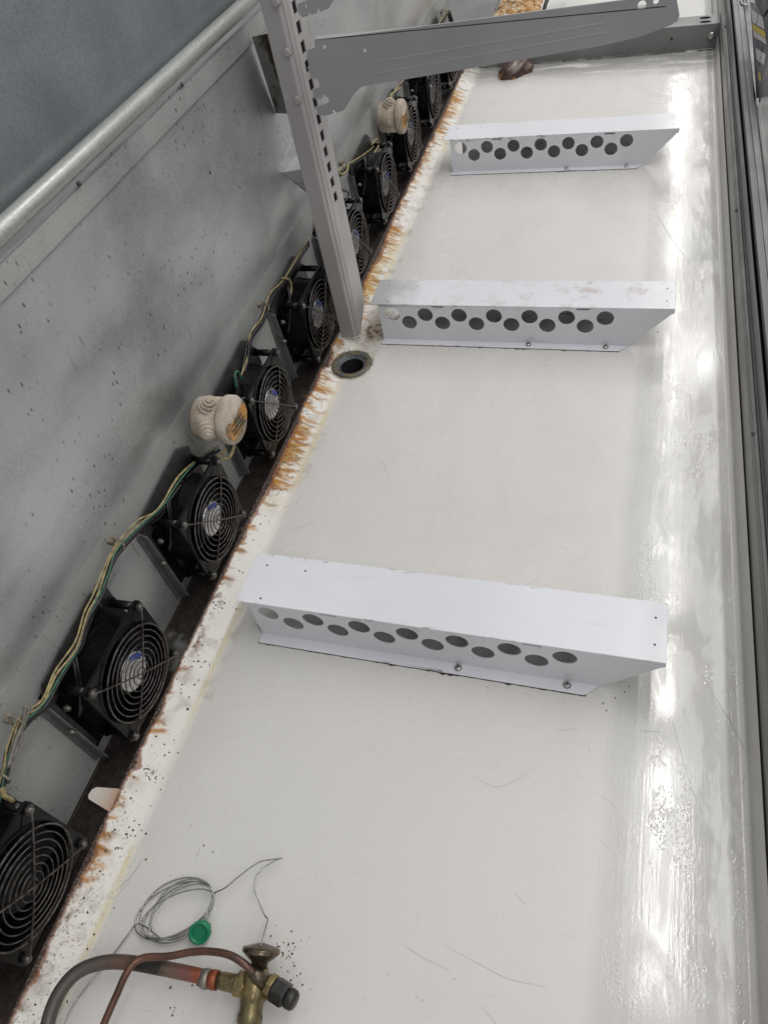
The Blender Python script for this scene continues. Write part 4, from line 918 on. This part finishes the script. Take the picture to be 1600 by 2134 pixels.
wire([(690, 345), (704, 360), (716, 358), (722, 342)], 'wy', 0.0018, 0.004, 0, 14, -0.50); wire([(775, 300), (784, 290), (788, 305), (778, 318)], 'wy', 0.0018, 0, 0, 15, -0.50)
wire([(700, 385), (712, 395), (726, 400), (722, 415), (712, 420), (722, 430)], 'wk', 0.0022, 0, 0, 16, -0.50)
wire([(812, 212), (815, 198), (822, 188), (834, 182)], 'wy', 0.0016, 0, 0, 17, -0.49)
for (px, py, r, mt) in ((246, 1133, 0.0085, 'tie'), (35, 1505, 0.0095, 'tie'), (203, 1262, 0.0062, 'wk'), (8, 1622, 0.0068, 'tie'), (552, 640, 0.0075, 'tie'), (374, 1005, 0.0052, 'wk'), (500, 812, 0.0055, 'tie'), (718, 345, 0.006, 'tie'), (925, 28, 0.009, 'tie')):
    p = W(px, py, 0, -0.509) - co; m = MB()
    m.tube([p + Vector((r * math.cos(a) * 0.9, 0.0015 * math.sin(a), r * math.sin(a))) for a in [2 * math.pi * k / 16 for k in range(16)]] + [p + Vector((r * 0.9, 0, 0))], 0.0012, 6)
    if mt == 'tie': m.box(p.x - 0.010, p.x - 0.003, p.y - 0.004, p.y + 0.005, p.z + 0.001, p.z + 0.007)
    m.build('cable_tie', M[mt], cab)

# ------------------------------------------------------------------ brown putty lump with cable ends
t = thing('putty_lump', (-0.335, 2.175, 0.0), 'glossy dark brown lump of putty on the white floor under the shelf arm', 'putty')
bm = bmesh.new(); bmesh.ops.create_icosphere(bm, subdivisions=4, radius=1)
for v_ in bm.verts:
    p = v_.co; s_ = 1 + 0.12 * math.sin(3 * p.x + 1) + 0.10 * math.sin(5 * p.y + 2 * p.x) + 0.06 * math.sin(9 * p.x - 4 * p.z)
    v_.co = Vector((p.x * 0.049 * s_, (p.y * 0.036 + 0.010 * math.sin(2.5 * p.x)) * s_, max(p.z, -0.25) * 0.026 * s_ + 0.006))
for f in bm.faces: f.smooth = True
m = MB(); m.bm.free(); m.bm = bm; m.build('lump', M['putty'], t)
for (x, mt) in ((-0.018, 'ww'), (-0.004, 'wk')):
    m = MB(); m.tube([(x, 0.0, 0.024), (x - 0.012, 0.03, 0.040), (x - 0.016, 0.066, 0.042)], 0.0042, 10); m.build('cable_end', M[mt], t)

# stained insulation heap and pipe stub in the far bay
t = thing('insulation_heap', (-0.41, 2.68, 0.0), 'rusty orange crumbled insulation in the far bay above the shelf arm', 'insulation')
bm = bmesh.new(); nx, ny = 40, 60; gr = []
for j in range(ny):
    row = []
    for i in range(nx):
        x = -0.06 + 0.15 * i / (nx - 1); y = -0.30 + 0.6 * j / (ny - 1); e = max(0, 1 - ((x - 0.01) / 0.075) ** 2 - (y / 0.30) ** 2)
        h = -0.003 + 0.022 * e * (0.4 + float(fbm(np.array(x * 60 + 9), np.array(y * 60 + 9), 4)) * 1.2); row.append(bm.verts.new((x, y, h)))
    gr.append(row)
for j in range(ny - 1):
    for i in range(nx - 1): bm.faces.new([gr[j][i], gr[j][i + 1], gr[j + 1][i + 1], gr[j + 1][i]])
m = MB(); m.bm.free(); m.bm = bm; m.build('crumbled_layer', M['foam'], t)
q = random.Random(4)
m = MB()
for k in range(7):
    a = Vector((-0.05 + 0.01 * q.random(), -0.1 + 0.2 * q.random(), 0.03)); b_ = a + Vector((q.uniform(0.03, 0.09), q.uniform(-0.12, 0.05), q.uniform(-0.015, 0.01)))
    m.tube(spline([a, (a + b_) / 2 + Vector((0, 0, q.uniform(0.01, 0.035))), b_], 6), 0.0009, 5)
m.build('bare_wires', M['ww'], t)
t = thing('pipe_stub', (-0.27, 2.72, 0.0), 'short bent pipe with a green end in the far bay above the shelf arm', 'pipe')
m = MB(); m.tube(spline([(-0.045, -0.09, 0.0), (-0.03, -0.06, 0.035), (0, -0.03, 0.04), (0.016, -0.02, 0.035)], 6), 0.006, 12); m.build('bent_pipe', M['mount'], t)
m = MB(); m.lathe([(0.009, 0), (0.0095, 0.014), (0.007, 0.018)], (0.012, -0.022, 0.036), (1, 0.3, -0.4), 16); m.build('green_end', M['wg'], t)

# ------------------------------------------------------------------ expansion valve with its pipes
vo = Vector((-0.252, 0.035, 0.0)); ZV = 0.026
t = thing('expansion_valve', vo, 'brass expansion valve with black hex nut on copper pipes at the bottom of the tray', 'valve')
def L(px, py, z): return W(px, py, 2, z) - vo
def along(p, q, prof, mb, seg=24, smooth=True, mi=0):
    ax = (q - p); mb.lathe(prof, p, ax, seg, mi=mi, smooth=smooth)
VS = 0.83
# power head dome at the top: flat disc, facing away from the camera
hd = L(543, 1993, 0.034); bc = L(535, 2050, 0.028)
ax = (hd - bc).normalized()
m = MB(); m.lathe([(r_ * VS, h_) for r_, h_ in [(0.0085, -0.010), (0.0095, -0.004), (0.0150, -0.001), (0.0196, 0.0025), (0.0208, 0.0032), (0.0208, 0.0044), (0.0200, 0.0048), (0.0206, 0.0054), (0.0206, 0.0064), (0.0150, 0.0080), (0.0080, 0.0095), (0.003, 0.0105)]], hd, ax, 44); m.build('power_head', M['bronze'], t)
m = MB(); m.lathe([(r_ * VS, h_) for r_, h_ in [(0.0095, -0.024), (0.0098, -0.012), (0.0088, -0.009)]], hd, ax, 28)
# body block
cen = L(530, 2058, 0.026); low = L(518, 2140, 0.024)
d2 = (low - cen).normalized()
m.lathe([(r_ * 0.95, h_) for r_, h_ in [(0.0105, -0.016), (0.0125, -0.010), (0.0128, 0.006), (0.0118, 0.010), (0.0105, 0.012), (0.0105, 0.018), (0.0118, 0.020), (0.0118, 0.026), (0.0095, 0.028), (0.0095, 0.034)]], cen, d2, 24)
m.build('body', M['brass'], t)
up = Vector((0, 0, 1)); fr = (CP - (cen + vo)).normalized(); sd_ = d2.cross(fr).normalized(); nf = sd_.cross(d2).normalized()
if nf.dot(fr) < 0: nf = -nf
pc = cen + d2 * 0.008 + nf * 0.0118
m = MB(); m.tube([pc + sd_ * 0.0016 * math.cos(a) + d2 * 0.0042 * math.sin(a) for a in [2 * math.pi * k / 20 for k in range(20)]] + [pc + sd_ * 0.0016], 0.0006, 6); m.build('cast_mark', M['brass'], t)
m = MB(); cb = cen + (pl - pr_ if False else Vector((-0.006, 0.001, 0.0)))
m.box(cb.x - 0.010, cb.x + 0.006, cb.y - 0.0085, cb.y + 0.0085, 0.017, 0.0345); m.build('cast_block', M['brass'], t, bevel=0.002)
# inlet socket block to the left
pl = L(472, 2046, 0.026); pr_ = L(520, 2056, 0.026); d = (pl - pr_).normalized()
m = MB(); m.lathe([(r_ * VS, h_) for r_, h_ in [(0.0125, -0.002), (0.0125, 0.008), (0.0118, 0.0095)]], pr_ + d * 0.004, d, 6, smooth=False)
m.lathe([(r_ * VS, h_) for r_, h_ in [(0.0092, 0.008), (0.0090, 0.024), (0.0082, 0.027)]], pr_ + d * 0.002, d, 28)
m.build('inlet_socket', M['brass'], t, bevel=0.0008)
m = MB(); m.lathe([(r_ * VS, h_) for r_, h_ in [(0.0150, 0.0), (0.0150, 0.010), (0.0138, 0.0125)]], cen + d2 * 0.030 + Vector((0, 0, 0)), d2, 6, smooth=False); m.build('lower_nut', M['brass'], t, bevel=0.0008)
m = MB(); m.lathe([(r_ * VS, h_) for r_, h_ in [(0.0135, 0.044), (0.0145, 0.046), (0.0145, 0.075)]], cen, d2, 6, smooth=False); m.build('union_nut', M['brass'], t, bevel=0.001)
# spindle branch, collar and black nut to the right
q0 = L(548, 2045, 0.028); q1 = L(590, 2072, 0.028); d3 = (q1 - q0).normalized()
m = MB(); m.lathe([(r_ * VS, h_) for r_, h_ in [(0.0095, -0.004), (0.0100, 0.004), (0.0125, 0.006), (0.0128, 0.012)]], q0, d3, 8, smooth=False); m.build('spindle_branch', M['brass'], t, bevel=0.0008)
m = MB(); m.lathe([(r_ * VS, h_) for r_, h_ in [(0.0130, 0.0125), (0.0132, 0.0140), (0.0132, 0.0240), (0.0118, 0.0262)]], q0, d3, 6, smooth=False)
m.lathe([(r_ * VS, h_) for r_, h_ in [(0.0105, 0.0275), (0.0102, 0.0330), (0.0080, 0.0355), (0.001, 0.0362)]], q0, d3, 28); m.build('black_nut', M['blacknut'], t, bevel=0.0008)
# joint rings on the liquid line
pj = L(432, 2040, 0.026)
dj = (L(400, 2036, 0.026) - L(470, 2046, 0.026)).normalized(); js = L(474, 2046, 0.026)
m = MB(); m.lathe([(r_ * VS, h_) for r_, h_ in [(0.0084, 0.0), (0.0086, 0.012)]], js - dj * 0.003, dj, 28); m.build('brass_tail', M['brass'], t)
m = MB(); m.lathe([(r_ * VS, h_) for r_, h_ in [(0.0096, 0.0), (0.0100, 0.004), (0.0095, 0.0085)]], js + dj * 0.009, dj, 28); m.build('red_braze_ring', M['redco'], t)
m = MB(); m.lathe([(r_ * VS, h_) for r_, h_ in [(0.0096, 0.0), (0.0106, 0.003), (0.0092, 0.0078)]], js + dj * 0.0172, dj, 28); m.build('solder_ring', M['solder'], t)
# pipes
pth = [(425, 2036, .026), (380, 2026, .026), (330, 2016, .027), (270, 2006, .028), (215, 2006, .030), (165, 2024, .032), (130, 2060, .032), (108, 2105, .030), (95, 2160, .028), (85, 2230, .025)]
m = MB(); m.tube(spline([L(*p) for p in pth], 6), 0.0064, 20); m.build('thick_pipe', M['liquid'], t)
pth = [(532, 2030, .040), (508, 2008, .046), (478, 1990, .048), (440, 1983, .045), (400, 1984, .043), (350, 1993, .043), (305, 1995, .044), (280, 2006, .046), (262, 2032, .046), (245, 2070, .042), (225, 2115, .038), (205, 2165, .034), (190, 2220, .03)]
m = MB(); m.tube(spline([L(*p) for p in pth], 6), 0.0033, 16); m.build('thin_pipe', M['copper'], t)
pe = L(534, 2032, 0.038); m = MB(); m.lathe([(r_ * VS, h_) for r_, h_ in [(0.0078, -0.012), (0.0078, 0.0), (0.0066, 0.002), (0.0062, 0.0045)]], pe, (L(508, 2008, .046) - pe), 22); m.build('equaliser_socket', M['bronze'], t)
# capillary: from the head up, over, down into a flat coil and off to the wall
cz = 0.008
cap_ = [(543, 1972, .046), (549, 1950, .034), (557, 1922, .022), (558, 1914, .02), (552, 1908, .018), (540, 1880, .016), (531, 1855, .016), (533, 1830, .016), (550, 1808, .014), (580, 1791, .012), (588, 1789, .012), (570, 1791, .012), (540, 1797, .012), (500, 1825, .012), (470, 1850, .010)]
pts = [L(*p) for p in cap_]
cc = (368, 1897)
q = random.Random(2)
loops = [(372, 1893, 84, 60, 0.80), (362, 1896, 90, 52, 0.50), (371, 1900, 84, 42, 0.62), (380, 1894, 76, 50, 0.78), (368, 1903, 86, 36, 0.46), (384, 1899, 72, 44, 0.70), (363, 1897, 90, 47, 0.40)]
nn = int(6 * 24) - 15
for i in range(nn):
    f = i / 24; k = int(f); u = f - k; u = u * u * (3 - 2 * u); cx, cy, a, b, rot = [loops[k][q_] * (1 - u) + loops[k + 1][q_] * u for q_ in range(5)]
    th = 0.55 + 2 * math.pi * f * 6.42 / 5.4; ex = a * math.cos(th); ey = b * math.sin(th)
    pts.append(L(cx + ex * math.cos(rot) + ey * math.sin(rot), cy - ex * math.sin(rot) + ey * math.cos(rot), 0.0045 + 0.0012 * f + 0.0030 * math.sin(th + 0.6 * f)))
pts += [L(*p) for p in [(290, 1925, .006), (262, 1955, .005), (232, 1995, .004), (185, 2052, .004), (150, 2100, .004), (128, 2150, .004)]]
m = MB(); m.tube(spline(pts, 4), 0.00072, 8); m.build('capillary_tube', M['cap'], t)

# green hex cap
t = thing('plastic_cap', W(423, 1938, 2, 0.004), 'small green plastic screw cap lying by the coiled capillary tube', 'cap')
axc = Vector((0.10, 0.05, 1)).normalized()
axc = Vector((0.22, -0.42, 1)).normalized()
m = MB(); m.lathe([(0.0096, 0.0), (0.0098, 0.008), (0.0094, 0.0085)], (0, 0, 0.001), axc, 7, smooth=False); m.lathe([(0.0101, 0.007), (0.0101, 0.0125), (0.0078, 0.0125), (0.0074, 0.003), (0.0001, 0.003)], (0, 0, 0.001), axc, 32, capped=False)
m.lathe([(0.0052, 0.003), (0.0052, 0.0075), (0.0042, 0.0075), (0.0042, 0.003)], (0, 0, 0.001), axc, 24, capped=False)
m.build('cap_shell', M['green'], t)
